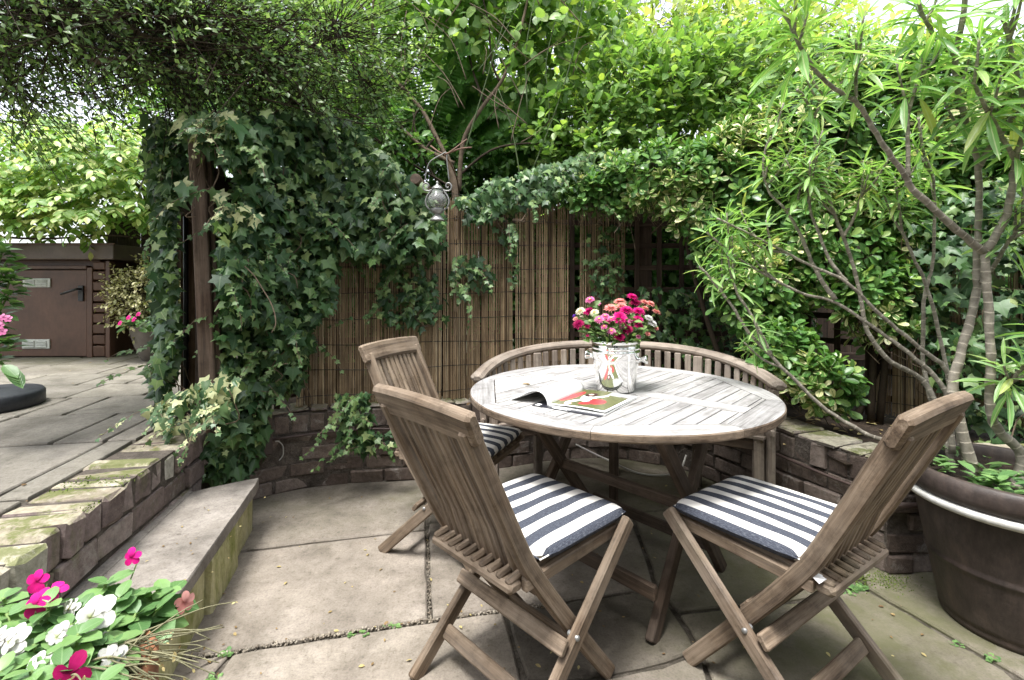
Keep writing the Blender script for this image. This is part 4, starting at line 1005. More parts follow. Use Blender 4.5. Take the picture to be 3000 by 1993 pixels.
reedpanel(868, 1292, 1.66, 'widest dry reed screen, left of the lantern and behind the left chair')
reedpanel(1296, 1500, 1.70, 'dry reed screen right under the hanging lantern')
reedpanel(1507, 1664, 1.76, 'dry reed screen with a straight right edge left of the bouquet')
reedpanel(1694, 1826, 1.72, 'narrow dark reed screen directly behind the bouquet')
reedpanel(2560, 3150, 1.5, 'shaded reed screen behind the big pot and ivy')
# trellis behind the reeds
t = thing('trellis_fence', 'dark timber trellis fence carrying the ivy and reed screens', 'fence', (0, 3.3, .4)); O = np.array((0, 3.3, .4))
b = MB(141); bz = MB(142)
OF = .045
def fpt(s, off, z):
    c, tt = atF(s); n = np.array((tt[1], -tt[0])); return np.array((*(c - n * off), z)) - O
for k, z in enumerate(np.arange(.52, 1.75, .155)):
    b.sweep([fpt(s, OF + .018, z) for s in np.linspace(0, totF, 60)], .014, .036, up=(0, 0, 1), ch=.002)
for s in np.arange(.05, totF, .155): b.bar(fpt(s, OF, .41), fpt(s, OF, 1.72), .034, .014, side=(*atF(s)[1], 0), ch=.002)
b.build('lattice', M['fence_wood'], t)
for s in (.02, 1.3, 2.75, 3.7, 5.0): 
    b = MB(int(s * 10)); b.bar(fpt(s, OF + .065, .2), fpt(s, OF + .065, 1.8), .09, .09, side=(*atF(s)[1], 0)); b.build('post', M['fence_wood'], t)
b = MB(143)
for z0 in (1.38, 1.53, 1.68): b.bar(fpt(.0, .035, z0), fpt(.2, .035, z0), .016, .146, up=(0, 0, 1), ch=.003)
b.build('boards', M['fence_wood'], t)
# dark close-boarded fence added well behind; closes the view, colour standing for deep shade
t = thing('dark_backing_fence', 'dark board fence added far behind the trellis as a black backing for shaded gaps', 'fence', (0, 5.2, 0)); b = MB(151)
for k in range(78):
    x = -4.3 + k * .125; b.bar((x, g.normal(0, .004), 0), (x + g.normal(0, .002), g.normal(0, .004), 1.95 + g.normal(0, .008)), .118, .02, side=(1, 0, 0), ch=.003)
b.build('boards', M['fence_wood'], t)
b = MB(152); b.bar((-4.3, -.03, 1.3), (5.4, -.03, 1.3), .03, .08); b.bar((-4.3, -.03, .4), (5.4, -.03, .4), .03, .08); b.build('rail', M['fence_wood'], t)

# ------------------------------------------------------------------ lantern on its twig
LC = W(1281, 590, 2.5)
t = thing('hanging_lantern', 'grey metal lantern with a round glass globe hanging from a bare twig', 'lantern', tuple(LC)); s_ = 2.5 / FPX / 6.273   # metres per zoomed pixel
b = MB(); lz = lambda y: (875 - y) * s_
b.lathe([(0, lz(1230)), (135 * s_, lz(1228)), (130 * s_, lz(1215)), (95 * s_, lz(1175)), (72 * s_, lz(1140)), (45 * s_, lz(1128)), (60 * s_, lz(1110)), (105 * s_, lz(1080)), (120 * s_, lz(1020)), (105 * s_, lz(1000)), (0, lz(1000))], 32); b.build('base', M['zinc'], t, smooth=True)
b = MB(); b.lathe([(105 * s_, lz(1005)), (150 * s_, lz(965)), (183 * s_, lz(890)), (172 * s_, lz(815)), (135 * s_, lz(755)), (105 * s_, lz(730)), (100 * s_, lz(660))], 32); o = b.build('glass_globe', M['glass'], t, smooth=True); q = o.modifiers.new('thick', 'SOLIDIFY'); q.thickness = .002
b = MB(); b.lathe([(100 * s_, lz(660)), (108 * s_, lz(655)), (100 * s_, lz(635)), (70 * s_, lz(600)), (35 * s_, lz(580)), (18 * s_, lz(560)), (26 * s_, lz(530)), (12 * s_, lz(505)), (0, lz(500))], 28); b.build('cap', M['zinc'], t, smooth=True)
b = MB(); b.lathe([(0, lz(1000)), (45 * s_, lz(1000)), (45 * s_, lz(930)), (0, lz(925))], 16); b.build('candle', M['candle'], t, smooth=True)
for sg in (-1, 1):
    b = MB(); c = 830
    pt = lambda x, y, d=0: np.array(((x - c) * s_ * sg, d, lz(y)))
    b.tube(smooth([pt(942, 1040), pt(1010, 985), pt(1045, 890), pt(1020, 790), pt(960, 700), pt(935, 660)], 4), .0048, 6)
    b.tube(smooth([pt(935, 665), pt(990, 685), pt(1065, 670), pt(1092, 605), pt(1060, 545), pt(1010, 548), pt(988, 590), pt(1012, 625), pt(1040, 615)], 4), .0042, 6); b.build('scroll_arm', M['zinc'], t, smooth=True)
b = MB(); TW = W(1306, 447, 2.5) - LC
b.tube(smooth([np.array((-225 * s_, 0, lz(490))), np.array((-150 * s_, 0, lz(170))), TW + (-.02, 0, -.01), TW, TW + (.012, 0, -.02), np.array((170 * s_, 0, lz(40))), np.array((220 * s_, 0, lz(520)))], 5), .0028, 6); b.build('bail', M['zinc'], t, smooth=True)

# parasol base at the left edge
c = (-3.02, 2.76); t = thing('parasol_base', 'round dark slate parasol base on the raised patio', 'parasol base', (*c, UZ))
b = MB(); b.lathe([(0, 0), (.25, 0), (.262, .01), (.262, .075), (.25, .09), (.1, .1), (.05, .105), (0, .105)], 48); b.build('weight', M['slate'], t, smooth=True)
b = MB(); b.lathe([(.034, .1), (.034, .3), (.03, .305), (.028, .3), (.028, .1)], 20); b.build('sleeve', M['slate'], t, smooth=True)

# unseen pale wall added behind the viewer to block frontal sky; mirrored in the bucket
t = thing('added_shade_wall', 'pale rendered house wall added unseen behind the viewer to block sky light', 'wall', (0, -3.0, 0))
b = MB(); fbox(b, -7, 7, -.15, .15, -.05, 5.4, .01); b.build('wall', stone('added_wall_render', (.34, .32, .29), (.42, .4, .37), (.48, .46, .43)), t)
b = MB(); fbox(b, -1.6, .4, .15, .2, 0, 2.15); fr_ = b.build('door', simple('white_joinery', (.6, .6, .58), .4, .4), t)
b = MB(); 
for k in (0, 1): fbox(b, -1.5 + k * .98, -.68 + k * .98, .2, .215, .2, 2.05)
b.build('pane', simple('dark_window_glass', (.02, .022, .025), .05, .5), fr_)
# ------------------------------------------------------------------ vegetation
UP = np.array((0, 0, 1.0)); CAMP = np.array((0, 0, CAMH))
def Epx(px, py, Y, rx, ry, rd): c = W(px, py, Y); return (*c, rx / FPX * Y, rd, ry / FPX * Y)
def plant(name, label, cat, loc, group=None): return thing(name, label, cat, loc, 0, group)
def rel(A, t): return np.asarray(A) - np.array(t.location)

def ivy_layer(g, poly, n, size, bulge, yfix=None, hang=.9, sj=.48):
    q = polysample(g, poly, n); P, N_ = [], []
    for x, y in q:
        if yfix is None:
            h = fence_hit(x); Y, nn = h[0][1], h[1]
        else: Y, nn = yfix, np.array((.0, -1.0))
        if nn[1] > 0: nn = -nn
        P.append(W(x, y, Y - .03 - bulge * g.random() ** 1.6)); N_.append((*nn, 0))
    P = np.array(P); N_ = np.array(N_); side = np.cross(N_, UP)
    D = -UP * hang + side * g.normal(0, .75, (n, 1)) + N_ * g.uniform(0, .6, (n, 1))
    N = N_ * .7 + UP * .6 + .75 * rdir(g, n)
    return P, D, N, size * g.uniform(1 - sj, 1 + sj * 1.2, n)
def ivy_plant(seed, label, parts, var=None, stems=12, group='ivy plants'):
    g = np.random.default_rng(seed); A = []
    for (poly, n, size, bulge, yf) in parts: A.append(ivy_layer(g, poly, n, size, bulge, yf))
    P, D, N, S = [np.concatenate(z) for z in zip(*A)]
    t = plant('ivy', label, 'ivy', (*P.mean(0)[:2], P[:, 2].min()), group)
    P = rel(P, t); young = g.random(len(P)) < .1
    if var: young[:] = False
    mid = (~young) & (g.random(len(P)) < .22) & (not var); old = ~young & ~mid
    kd = g.integers(0, 3, len(P))
    for q_, tp in enumerate((IVY, IVY_FOLDED, IVY_CURLED)):
        e = old & (kd == q_); scatter('leaves', tp, P[e], D[e], N[e], S[e], M['ivy_var' if var else 'ivy'], t)
    if mid.any(): scatter('fresh_leaves', IVY_FOLDED, P[mid] + (0, -.012, 0), D[mid], N[mid], S[mid] * .9, M['ivy_mid'], t)
    if young.any():
        k = young; scatter('young_leaves', IVY, P[k] + np.array((0, -.03, 0)), D[k], N[k], S[k] * .7, M['ivy_young'], t)
    sp, sd__, sn, ss_ = [], [], [], []; b2 = MB(seed)
    for i in range(max(9, len(P) // 55)):
        k = g.integers(len(P)); p = P[k] + (0, -.03, 0); d = nrm(np.array((g.normal(0, .7), -.55, g.normal(-.35, .4)))); L = g.uniform(.1, .32); pts = [p]
        for j in range(5): d = nrm(d + .25 * rdir(g, 1)[0] + (0, 0, -.18)); p = p + d * L / 5; pts.append(p)
        q = smooth(pts, 2); b2.tube(q, .0016, 4)
        for j in range(1, len(q)):
            if j % 2 == 0 and g.random() < .3: continue
            f = j / len(q); sp.append(q[j]); sd__.append(nrm(d * .5 + rdir(g, 1)[0] * (1, .6, .7) + (0, -.2, -.35))); sn.append(nrm(np.array((0, -.7, .75)) + .5 * rdir(g, 1)[0])); ss_.append((.05 - .028 * f) * g.uniform(.8, 1.15))
    scatter('trailing_leaves', IVY, sp, sd__, sn, ss_, M['ivy_var' if var else 'ivy_mid'], t)
    b = b2; lo, hi = P.min(0), P.max(0)
    for i in range(stems):
        p = P[g.integers(len(P))] + (0, .03, 0); pts = [p]
        for j in range(5): p = p + np.array((g.normal(0, .035), g.normal(0, .008), -g.uniform(.03, .09))); pts.append(np.clip(p, lo, hi + (0, .05, 0)))
        b.tube(smooth(pts, 3), [.003] * 13 + [.002] * 3, 5)
    b.build('vine', M['bark'], t, smooth=True); return t

ivy_plant(401, 'big dark green ivy covering the fence from the leaning post to the reed screens', [
    ([(690, 430), (690, 330), (800, 320), (960, 320), (1060, 380), (1150, 470), (1235, 545), (1300, 620), (1290, 690), (1230, 720), (1170, 770), (1080, 760), (1000, 735), (975, 800), (985, 880), (930, 950), (890, 1060), (850, 1080), (760, 960), (650, 930), (640, 640), (700, 590)], 3700, .064, .28, None),
    ([(625, 900), (760, 900), (900, 1000), (880, 1120), (790, 1170), (770, 1330), (690, 1390), (610, 1390), (605, 1280), (660, 1150)], 900, .066, .14, None),
    ([(540, 340), (700, 330), (760, 430), (690, 470), (625, 440)], 190, .075, .12, 2.42)], stems=40)
ivy_plant(402, 'ivy with broad leaves climbing the capped gate post left of the leaning post', [
    ([(440, 330), (560, 390), (555, 540), (515, 600), (515, 1080), (470, 1180), (440, 1100), (470, 1000), (455, 800), (465, 620), (440, 480)], 900, .065, .3, 2.75)], stems=14)
ivy_plant(403, 'cream edged ivy spilling over the coping at the foot of the leaning post', [
    ([(430, 1205), (500, 1145), (600, 1110), (700, 1080), (690, 1180), (600, 1240), (520, 1255), (450, 1255)], 100, .062, .14, 2.33)], var=True, stems=6)
ivy_plant(411, 'pale cream edged ivy sprig over the top of the leaning post', [
    ([(530, 335), (690, 325), (690, 390), (610, 400), (545, 375)], 40, .085, .05, 2.3), ([(515, 525), (575, 520), (580, 560), (530, 560)], 5, .075, .03, 2.28), ([(615, 545), (720, 600), (790, 640), (700, 640), (630, 610)], 22, .06, .05, 2.35)], var=True, stems=9)
ivy_plant(404, 'ivy tuft hanging down the curved brick wall left of the chairs', [
    ([(990, 1150), (1085, 1150), (1100, 1290), (1085, 1345), (1040, 1320), (1000, 1270)], 130, .055, .06, 2.74), ([(1090, 1265), (1175, 1255), (1175, 1300), (1100, 1290)], 22, .045, .03, 2.74)], stems=4)
ivy_plant(405, 'ivy strand trailing low on the reed screen left of the lantern', [
    ([(1120, 780), (1180, 700), (1290, 690), (1310, 720), (1260, 770), (1300, 870), (1310, 930), (1240, 960), (1110, 945), (1100, 880)], 190, .058, .07, None)], stems=6)
ivy_plant(406, 'small bright ivy clump on the reed screen below the lantern', [
    ([(1320, 750), (1420, 740), (1440, 790), (1430, 850), (1360, 868), (1310, 850)], 85, .05, .07, None), ([(1440, 640), (1500, 560), (1520, 800), (1490, 820), (1470, 700)], 45, .05, .05, None)], stems=5)
ivy_plant(407, 'ivy draped over the top of the reed screens right of the lantern', [
    ([(1330, 580), (1430, 530), (1600, 480), (1760, 440), (1950, 430), (2050, 520), (1850, 580), (1640, 590), (1540, 600), (1450, 630), (1370, 650)], 950, .06, .2, None)], stems=14)
ivy_plant(408, 'shaded ivy on the dark trellis right of the bouquet', [([(1860, 830), (2130, 860), (2200, 1000), (2120, 1120), (1950, 1010)], 210, .06, .1, None)], stems=9)
ivy_plant(410, 'few dark ivy sprigs on the narrow reed screen behind the bouquet', [([(1700, 700), (1830, 620), (1830, 880), (1750, 900)], 60, .055, .05, None)], stems=9)
ivy_plant(409, 'dark ivy on the right hand fence behind the pot plant', [
    ([(2620, 650), (2900, 520), (3080, 560), (3080, 1350), (2850, 1300), (2700, 1100)], 750, .065, .16, None)], stems=12)

def shrub(seed, name, label, cat, E, n, k, L, S, tpl, m, lo=.6, face=.35, tw=True, loc=None, up=.25, tilt=.8, nup=.8, twr=.0025, group=None, sj=.3, keep=None, **kw):
    g = np.random.default_rng(seed); P, O = ells(g, n, E, lo, face)
    if keep is not None: q = keep(P); P, O = P[q], O[q]
    pp, dd, nn, ss, tws = sprays(g, P, O, k, L, S, tilt=tilt, up=up, nup=nup, sj=sj, **kw)
    c = np.asarray(E)[:, :3].mean(0); t = plant(name, label, cat, loc or (c[0], c[1], 0), group)
    scatter('foliage', tpl, rel(pp, t), dd, nn, ss, M[m], t)
    if tw: twigs_mesh('twigs', rel(tws[0] - O * L * .8, t), rel(tws[1], t), twr, M['bark_dark'], t)
    return t, g
def limbs(t, name, paths, r0, r1, mat, n=7):
    b = MB(9)
    for pts in paths:
        q = smooth(pts, 4); b.tube([p - np.array(t.location) for p in q], list(np.linspace(r0, r1, len(q))), n)
    return b.build(name, mat, t, smooth=True)

# clipped small-leaved hedge trained into an arch over the passage
E = [Epx(120, 20, 2.3, 420, 190, .6), Epx(-250, 120, 2.2, 330, 170, .6), Epx(520, 90, 2.45, 330, 210, .5), Epx(760, 170, 2.6, 250, 190, .4), Epx(960, 90, 2.75, 250, 200, .4), Epx(900, 330, 2.75, 150, 70, .2), Epx(480, 320, 2.6, 130, 60, .3), Epx(1050, 250, 2.95, 130, 110, .2)]
t, g = shrub(501, 'hedge_arch', 'dense small leaved hedge arching over the passage at the upper left', 'hedge', E[:3] + E, 1650, 15, .34, .03, MINI, 'hedge', .3, .75, twr=.0028, loc=(-1.6, 2.4, UZ), sj=.35, ow=.45, spread=.55, bias=(.5, .05, -.12), droop=.22)
b = MB(502); g = np.random.default_rng(502)
for k in range(620):                                   # bare inner twigs of the underside
    P, O = ells(g, 1, E[:4], .2, 1.0)
    p = P[0] - np.array((0, 0, .05)); d = nrm(np.array((g.normal(0, 1), g.normal(0, .35), g.normal(-.05, .25)))); L = g.uniform(.2, .6); b.tube([p - np.array(t.location), p + d * L * .5 + rdir(g, 1)[0] * .03 - np.array(t.location), p + d * L - np.array(t.location)], [.004, .003, .0015], 4)
b.build('inner_twigs', M['bark_dark'], t)
paths = [[W(680, 1000, 2.75), W(640, 420, 2.7), W(560, 300, 2.6), W(420, 120, 2.45), W(200, 60, 2.3), W(-100, 40, 2.2)], [W(275, 0, 2.2), W(400, 95, 2.3), W(520, 130, 2.45), W(640, 170, 2.6)], [W(270, 180, 2.2), W(400, 170, 2.35), W(520, 165, 2.5)], [W(700, 900, 2.8), W(760, 330, 2.75), W(800, 200, 2.7), W(880, 60, 2.7)]]
limbs(t, 'limbs', paths, .016, .006, M['bark'])
t = plant('garden_arch', 'dark green metal rods of the arch inside the hedge', 'arch', (-1.5, 2.5, UZ)); b = MB()
for k in range(9):
    o_ = k * 11 - 40; q = smooth([W(610 + o_ * .3, 400, 2.6), W(585 + o_, 330, 2.58), W(520 + o_ * 1.2, 245, 2.5), W(430 + o_ * 1.4, 165, 2.4), W(300 + o_ * 1.5, 90, 2.3)], 4); b.tube([p - np.array(t.location) for p in q], .006 if k in (0, 8) else .0035, 5)
b.build('rods', M['rod'], t, smooth=True)

# pale pinnate climber sprawling over the shed roof
def pinnate(seed, E, n, L, S, m, t, name='foliage', nl=9, face=.4, lo=.6, tpl=OVAL):
    g = np.random.default_rng(seed); P, O = ells(g, n, E, lo, face); n = len(P)
    h = nrm(O * (1, 1, .3) + .5 * rdir(g, n)); h[:, 2] *= .4; PP, DD, NN, SS = [], [], [], []
    A, B = [], []
    N0 = nrm(UP + .4 * O + .25 * rdir(g, n)); sd_ = nrm(np.cross(h, N0)); l = L * g.uniform(.7, 1.2, n)
    for j in range(nl):
        f = (j // 2 + .7) / (nl // 2 + .7); s = (1 if j % 2 else -1) if j < nl - 1 else 0
        PP.append(P + h * (l * f)[:, None] - UP * (.35 * l * f * f)[:, None]); DD.append(nrm(h * (.45 if s else 1) + sd_ * s - UP * (.25 + .5 * f) + .12 * rdir(g, n))); NN.append(N0 + .2 * rdir(g, n)); SS.append(S * (1 - .25 * abs(f - .5)) * g.uniform(.85, 1.15, n))
    scatter(name, tpl, rel(np.concatenate(PP), t), np.concatenate(DD), np.concatenate(NN), np.concatenate(SS), M[m], t)
    twigs_mesh('leaf_stalks', rel(P - h * .06, t), rel(P + h * l[:, None] - UP * (.35 * l)[:, None], t), .002, M['stem'], t)
t = plant('wisteria', 'pale yellow green climber heaped over the roof of the brown shed', 'climber', (-4.6, 4.7, UZ))
EW = [Epx(60, 500, 4.7, 330, 130, .5), Epx(330, 480, 4.6, 190, 120, .45), Epx(-150, 560, 4.5, 300, 130, .5), Epx(220, 610, 4.45, 230, 70, .35), Epx(430, 560, 4.6, 90, 110, .3), Epx(150, 430, 5.2, 260, 90, .5)]
pinnate(511, EW, 1100, .24, .085, 'wist', t)
limbs(t, 'limbs', [[W(470, 1000, 5.0), W(440, 700, 4.9), W(250, 650, 4.7), W(0, 640, 4.6)], [W(440, 700, 4.9), W(420, 560, 4.8), W(300, 480, 4.7)]], .03, .008, M['bark_dark'])
limbs(t, 'woody_stems', [[W(-60, 690, 4.55), W(120, 700, 4.5), W(330, 690, 4.55), W(470, 705, 4.7)], [W(-60, 660, 4.7), W(200, 680, 4.7), W(460, 660, 4.8)]], .012, .006, M['bark_dark'])

# fruit tree with bare limbs behind the fence
t = plant('fruit_tree', 'open branched tree with round fresh leaves behind the hanging lantern', 'tree', (-.5, 3.75, .4)); Y = 3.7
T = lambda L_, y0=3.7, y1=3.9: [W(x, y, y0 + (y1 - y0) * i / max(len(L_) - 1, 1)) for i, (x, y) in enumerate(L_)]
base = [(1345, 1100), (1345, 800), (1338, 600), (1322, 500), (1307, 455)]
limbs(t, 'trunk', [T(base, 3.7, 3.7), T([(1350, 820), (1300, 640), (1262, 590), (1250, 540)], 3.72, 3.6)], .045, .022, M['bark'])
limbs(t, 'limbs', [T([(1307, 460), (1276, 398), (1231, 316), (1144, 219), (1103, 153), (1090, 40), (1110, -60)], 3.7, 3.9), T([(1345, 560), (1353, 439), (1373, 377), (1419, 306), (1465, 245), (1501, 168), (1537, 41), (1555, -60)], 3.7, 3.6),
    T([(1330, 480), (1250, 440), (1210, 408), (1159, 357), (1118, 306), (1080, 290)], 3.7, 3.6)], .019, .009, M['bark'])
limbs(t, 'branches', [T([(1419, 300), (1384, 204), (1363, 92), (1353, -40)], 3.68, 3.8), T([(1465, 240), (1440, 180), (1430, 60), (1400, -50)], 3.65, 3.7), T([(1276, 400), (1200, 470), (1090, 400), (980, 370), (860, 380)], 3.7, 3.5), T([(1340, 560), (1240, 500), (1140, 440), (1060, 380)], 3.7, 3.55),
    T([(1231, 316), (1215, 340), (1205, 400)], 3.75, 3.7), T([(1340, 520), (1440, 440), (1560, 420), (1680, 430), (1760, 470)], 3.7, 3.6), T([(1300, 560), (1255, 490), (1225, 420), (1210, 330)], 3.7, 3.7)], .011, .004, M['bark_dark'])
limbs(t, 'canes', [T([(1560, 500), (1634, 306), (1680, 150), (1715, -20)], 3.55, 3.5), T([(1530, 560), (1500, 380), (1460, 260)], 3.6, 3.6), T([(1545, 330), (1541, 150), (1570, -20)], 3.6, 3.5), T([(1400, 210), (1470, 110), (1520, 10)], 3.6, 3.6), T([(1360, 450), (1420, 250), (1490, 20)], 3.6, 3.6), T([(1580, 450), (1610, 330), (1600, 180), (1650, -20)], 3.65, 3.6)], .006, .003, M['cane'])
gq = np.random.default_rng(523); tb = []
for k in range(46):
    x, y = gq.uniform(980, 1720), gq.uniform(-40, 470); a = gq.uniform(-2.6, -.5); l = gq.uniform(90, 260); Yq = gq.uniform(3.35, 3.8)
    tb.append([W(x, y, Yq), W(x + math.cos(a) * l * .5 + gq.normal(0, 12), y + math.sin(a) * l * .5 + gq.normal(0, 12), Yq), W(x + math.cos(a) * l, y + math.sin(a) * l + 14, Yq + .05)])
limbs(t, 'twigs', tb, .0045, .002, M['bark'], 5)
b = MB(); p = W(1217, 524, 2.72); q = W(1275, 600, 3.2); d = nrm(p - q); b.tube([q - np.array(t.location), p - np.array(t.location)], [.034, .031], 12, cap=False); b.build('sawn_limb', M['bark'], t, smooth=True)
b = MB(); b.lathe([(.031, 0), (.029, .003), (0, .004)], 16, p - np.array(t.location), axis=d); b.build('cut_face', M['post_wood'], t)
E = [Epx(1180, 60, 4.0, 230, 140, .5), Epx(1400, 60, 3.9, 260, 190, .5), Epx(1600, 130, 4.0, 230, 240, .5), Epx(1450, -120, 3.9, 450, 130, .6), Epx(1020, 250, 3.7, 130, 130, .3), Epx(1730, 60, 4.3, 150, 150, .4)]
g = np.random.default_rng(521); P, O = ells(g, 850, E, .1, .9)
pp, dd, nn, ss, tws = sprays(g, P, O, 5, .17, .084, tilt=.9, up=-.1, nup=.6, droop=.4)
scatter('foliage', ROUND, rel(pp, t), dd, nn, ss, M['apple'], t); twigs_mesh('twigs', rel(tws[0], t), rel(tws[1], t), .002, M['cane'], t)
b = MB(); tw_ = [W(1262, 428, 2.58), W(1285, 445, 2.53), W(1306, 452, 2.5), W(1330, 437, 2.5), W(1368, 408, 2.53)]
o = limbs(t, 'bare_twig', [tw_, [W(1306, 452, 2.5), W(1345, 437, 2.5), W(1382, 432, 2.48)], [W(1303, 452, 2.5), W(1325, 490, 2.85), W(1340, 530, 3.25), W(1345, 580, 3.68)]], .005, .0035, simple('reddish_twig', (.17, .1, .07), .7, .3, n=.5))

# fern-like fronds
t = plant('fern', 'arching dark fern fronds among the branches above the fence', 'fern', (-.5, 4.1, .4)); g = np.random.default_rng(531)
PP, DD, NN, SS = [], [], [], []; b = MB(532)
for k in range(34):
    c0 = W(1290 + g.uniform(-60, 60), 470 + g.uniform(-30, 30), 4.1); a = g.uniform(-.35, 3.5); h = np.array((math.cos(a), g.uniform(-.5, .2), math.sin(a) * .8 + .35)); L = g.uniform(.5, .95)
    pts = smooth([c0, c0 + h * L * .5, c0 + h * L * .85 + np.array((math.cos(a) * .12, -.03, -.04)), c0 + h * L + np.array((math.cos(a) * .3, -.06, -.22))], 7); b.tube([p - np.array(t.location) for p in pts], .003, 4)
    for i in range(3, len(pts) - 1):
        tt = nrm(pts[i + 1] - pts[i]); sd_ = nrm(np.cross(tt, (0, -.8, .6)))
        for s in (-1, 1):
            for e in (0, .5): PP.append(pts[i] + (pts[i + 1] - pts[i]) * e); DD.append(nrm(sd_ * s + tt * .35 - UP * .15)); NN.append(nrm(np.array((0, -.7, .7)) + .2 * rdir(g, 1)[0])); SS.append(.15 * math.sin(math.pi * min(1, (i + .8) / len(pts))) + .03)
scatter('fronds', STRAP, rel(np.array(PP), t), DD, NN, SS, M['fern'], t, wj=np.full(len(PP), 1.3)); b.build('frond_stalks', M['stem'], t)

# mixed leafy growth behind the fence, each plant its own thing
shrub(541, 'leafy_shrub', 'dark leafy shrub between the hedge arch and the branched tree', 'shrub', [Epx(820, 330, 3.6, 260, 170, .35), Epx(1060, 430, 3.7, 190, 120, .3), Epx(700, 250, 3.8, 250, 200, .3)], 800, 6, .17, .07, OVAL, 'apple_dark', .4, .4)
shrub(542, 'leafy_shrub', 'leafy shrub in the gap between the tree fork and the reed screen tops', 'shrub', [Epx(1220, 490, 4.2, 240, 120, .3), Epx(1480, 440, 4.2, 250, 150, .3)], 560, 6, .17, .065, OVAL, 'apple_dark', .3, .4)
shrub(543, 'climbing_shrub', 'fresh green climber tumbling over the fence right of the tree', 'climber', [Epx(1660, 420, 3.9, 150, 110, .3), Epx(1850, 350, 3.8, 220, 190, .35), Epx(2050, 330, 3.8, 230, 210, .35), Epx(1990, 220, 4.1, 130, 110, .35), Epx(2200, 230, 4.0, 150, 130, .35), Epx(1760, 500, 3.6, 160, 70, .2)], 1050, 7, .22, .074, OVAL, 'apple', .45, .35)
shrub(544, 'background_tree', 'pale sunlit tree seen beyond the fence at the upper right', 'tree', [Epx(1900, 60, 9, 330, 260, 1.2), Epx(2250, 120, 9.5, 300, 230, 1.2), Epx(2060, 260, 9, 330, 200, 1.0), Epx(2450, 230, 9, 250, 120, 1)], 1500, 6, .5, .15, OVAL, 'far', .3, .5, loc=(2.6, 9, -.05), twr=.006)
shrub(545, 'background_tree', 'tall green tree far behind the branched tree', 'tree', [Epx(1430, 170, 7.5, 270, 260, 1.0), Epx(1600, 380, 7, 260, 150, .8)], 460, 6, .4, .13, OVAL, 'far_green', .35, .5, loc=(.2, 7.4, -.05), twr=.006)
shrub(546, 'background_tree', 'bright green tree far behind the dark hedge arch', 'tree', [Epx(800, 150, 7.5, 330, 280, 1.0), Epx(1040, 330, 7, 220, 130, .8), Epx(560, 330, 7.5, 250, 120, .8), Epx(1000, 30, 8, 120, 160, .8)], 1100, 6, .4, .12, OVAL, 'far_green', .35, .5, loc=(-3, 7.4, -.05), twr=.006)
shrub(547, 'background_hedge', 'deep green hedge row behind the trellis fence', 'hedge', [(-1.6, 4.6, 1.4, 1.2, .4, .9), (-.6, 4.6, 1.6, .9, .4, .75), (.3, 4.7, 1.5, 1.2, .4, .9), (1.1, 4.6, 1.6, .9, .4, .8), (2.0, 4.5, 1.5, 1.2, .4, .9), (3.5, 3.8, 1.6, 1.0, .5, .9)], 4000, 6, .24, .09, OVAL, 'apple_dark', .5, .25)
for (x, y, z0, z1, lab) in ((2.6, 9, -.05, 4.2, None), (.2, 7.4, -.05, 3.6, None), (-3, 7.4, -.05, 3.4, None)):
    t = [o for o in bpy.data.objects if o.name.startswith('background_tree') and abs(o.location.x - x) < .01][0]
    limbs(t, 'trunk', [[np.array((x, y, z0)), np.array((x + .1, y, 1.5)), np.array((x, y, z1))]], .14, .05, M['bark_dark'])

# variegated evergreen shrubs along the right hand fence
def euon(seed, label, E, n, S, loc, trunks, face=.3):
    g = np.random.default_rng(seed); P, O = ells(g, n, E, .72, face); n = len(P)
    t = plant('variegated_shrub', label, 'shrub', loc, 'variegated evergreen shrubs'); ax = nrm(O * .8 + np.array((0, 0, .55)) + .35 * rdir(g, n)); a = nrm(np.cross(ax, (.2, .3, .93))); c = np.cross(ax, a)
    PP, DD, NN, SS = [], [], [], []
    for j in range(9):
        an = g.uniform(0, 6.28, n) * 0 + j * 2.4 + g.uniform(0, 6.28, n) * .15; el = .15 + .1 * j; rr = a * np.cos(an)[:, None] + c * np.sin(an)[:, None]
        d = nrm(rr * math.cos(el) + ax * math.sin(el) + .15 * rdir(g, n)); PP.append(P - ax * (.05 - .006 * j) + rr * .006); DD.append(d); NN.append(nrm(ax - rr * .2 + .3 * rdir(g, n))); SS.append(S * g.uniform(.65, 1.2, n) * (1 - .03 * j))
    PP, DD, NN, SS = [np.concatenate(q) for q in (PP, DD, NN, SS)]; cr = np.tile((np.sin(P[:, 0] * 7 + 1) * np.sin(P[:, 2] * 8.3) + g.normal(0, .45, n)) > .36, 9)
    scatter('foliage', OBOV, rel(PP[~cr], t), DD[~cr], NN[~cr], SS[~cr], M['euon'], t); scatter('cream_foliage', OBOV, rel(PP[cr], t), DD[cr], NN[cr], SS[cr], M['euon_cream'], t)
    twigs_mesh('twigs', rel(P - ax * .2 - UP * .05, t), rel(P, t), .003, M['bark'], t); limbs(t, 'stems', trunks, .02, .007, M['bark_dark']); return t
euon(601, 'cream and green variegated shrub over the fence right of the bouquet', [Epx(1790, 560, 3.15, 160, 70, .12), Epx(1950, 520, 3.1, 190, 110, .2), Epx(2120, 560, 3.0, 200, 170, .22), Epx(2300, 480, 3.0, 230, 220, .25), Epx(2130, 730, 2.95, 100, 110, .15), Epx(2230, 850, 2.8, 150, 130, .15), Epx(2290, 1040, 2.65, 110, 110, .12), Epx(2420, 1120, 2.5, 110, 90, .12)], 1350, .07, (1.5, 2.95, .4),
     [[np.array((1.45, 2.95, .4)), W(2200, 900, 2.95), W(2080, 620, 3.05), W(1900, 560, 3.1)], [np.array((1.5, 2.9, .4)), W(2250, 800, 2.95), W(2250, 500, 3.0)], [np.array((1.4, 3.0, .4)), W(2060, 900, 3.1), W(2010, 680, 3.1), W(2060, 560, 3.1)]])
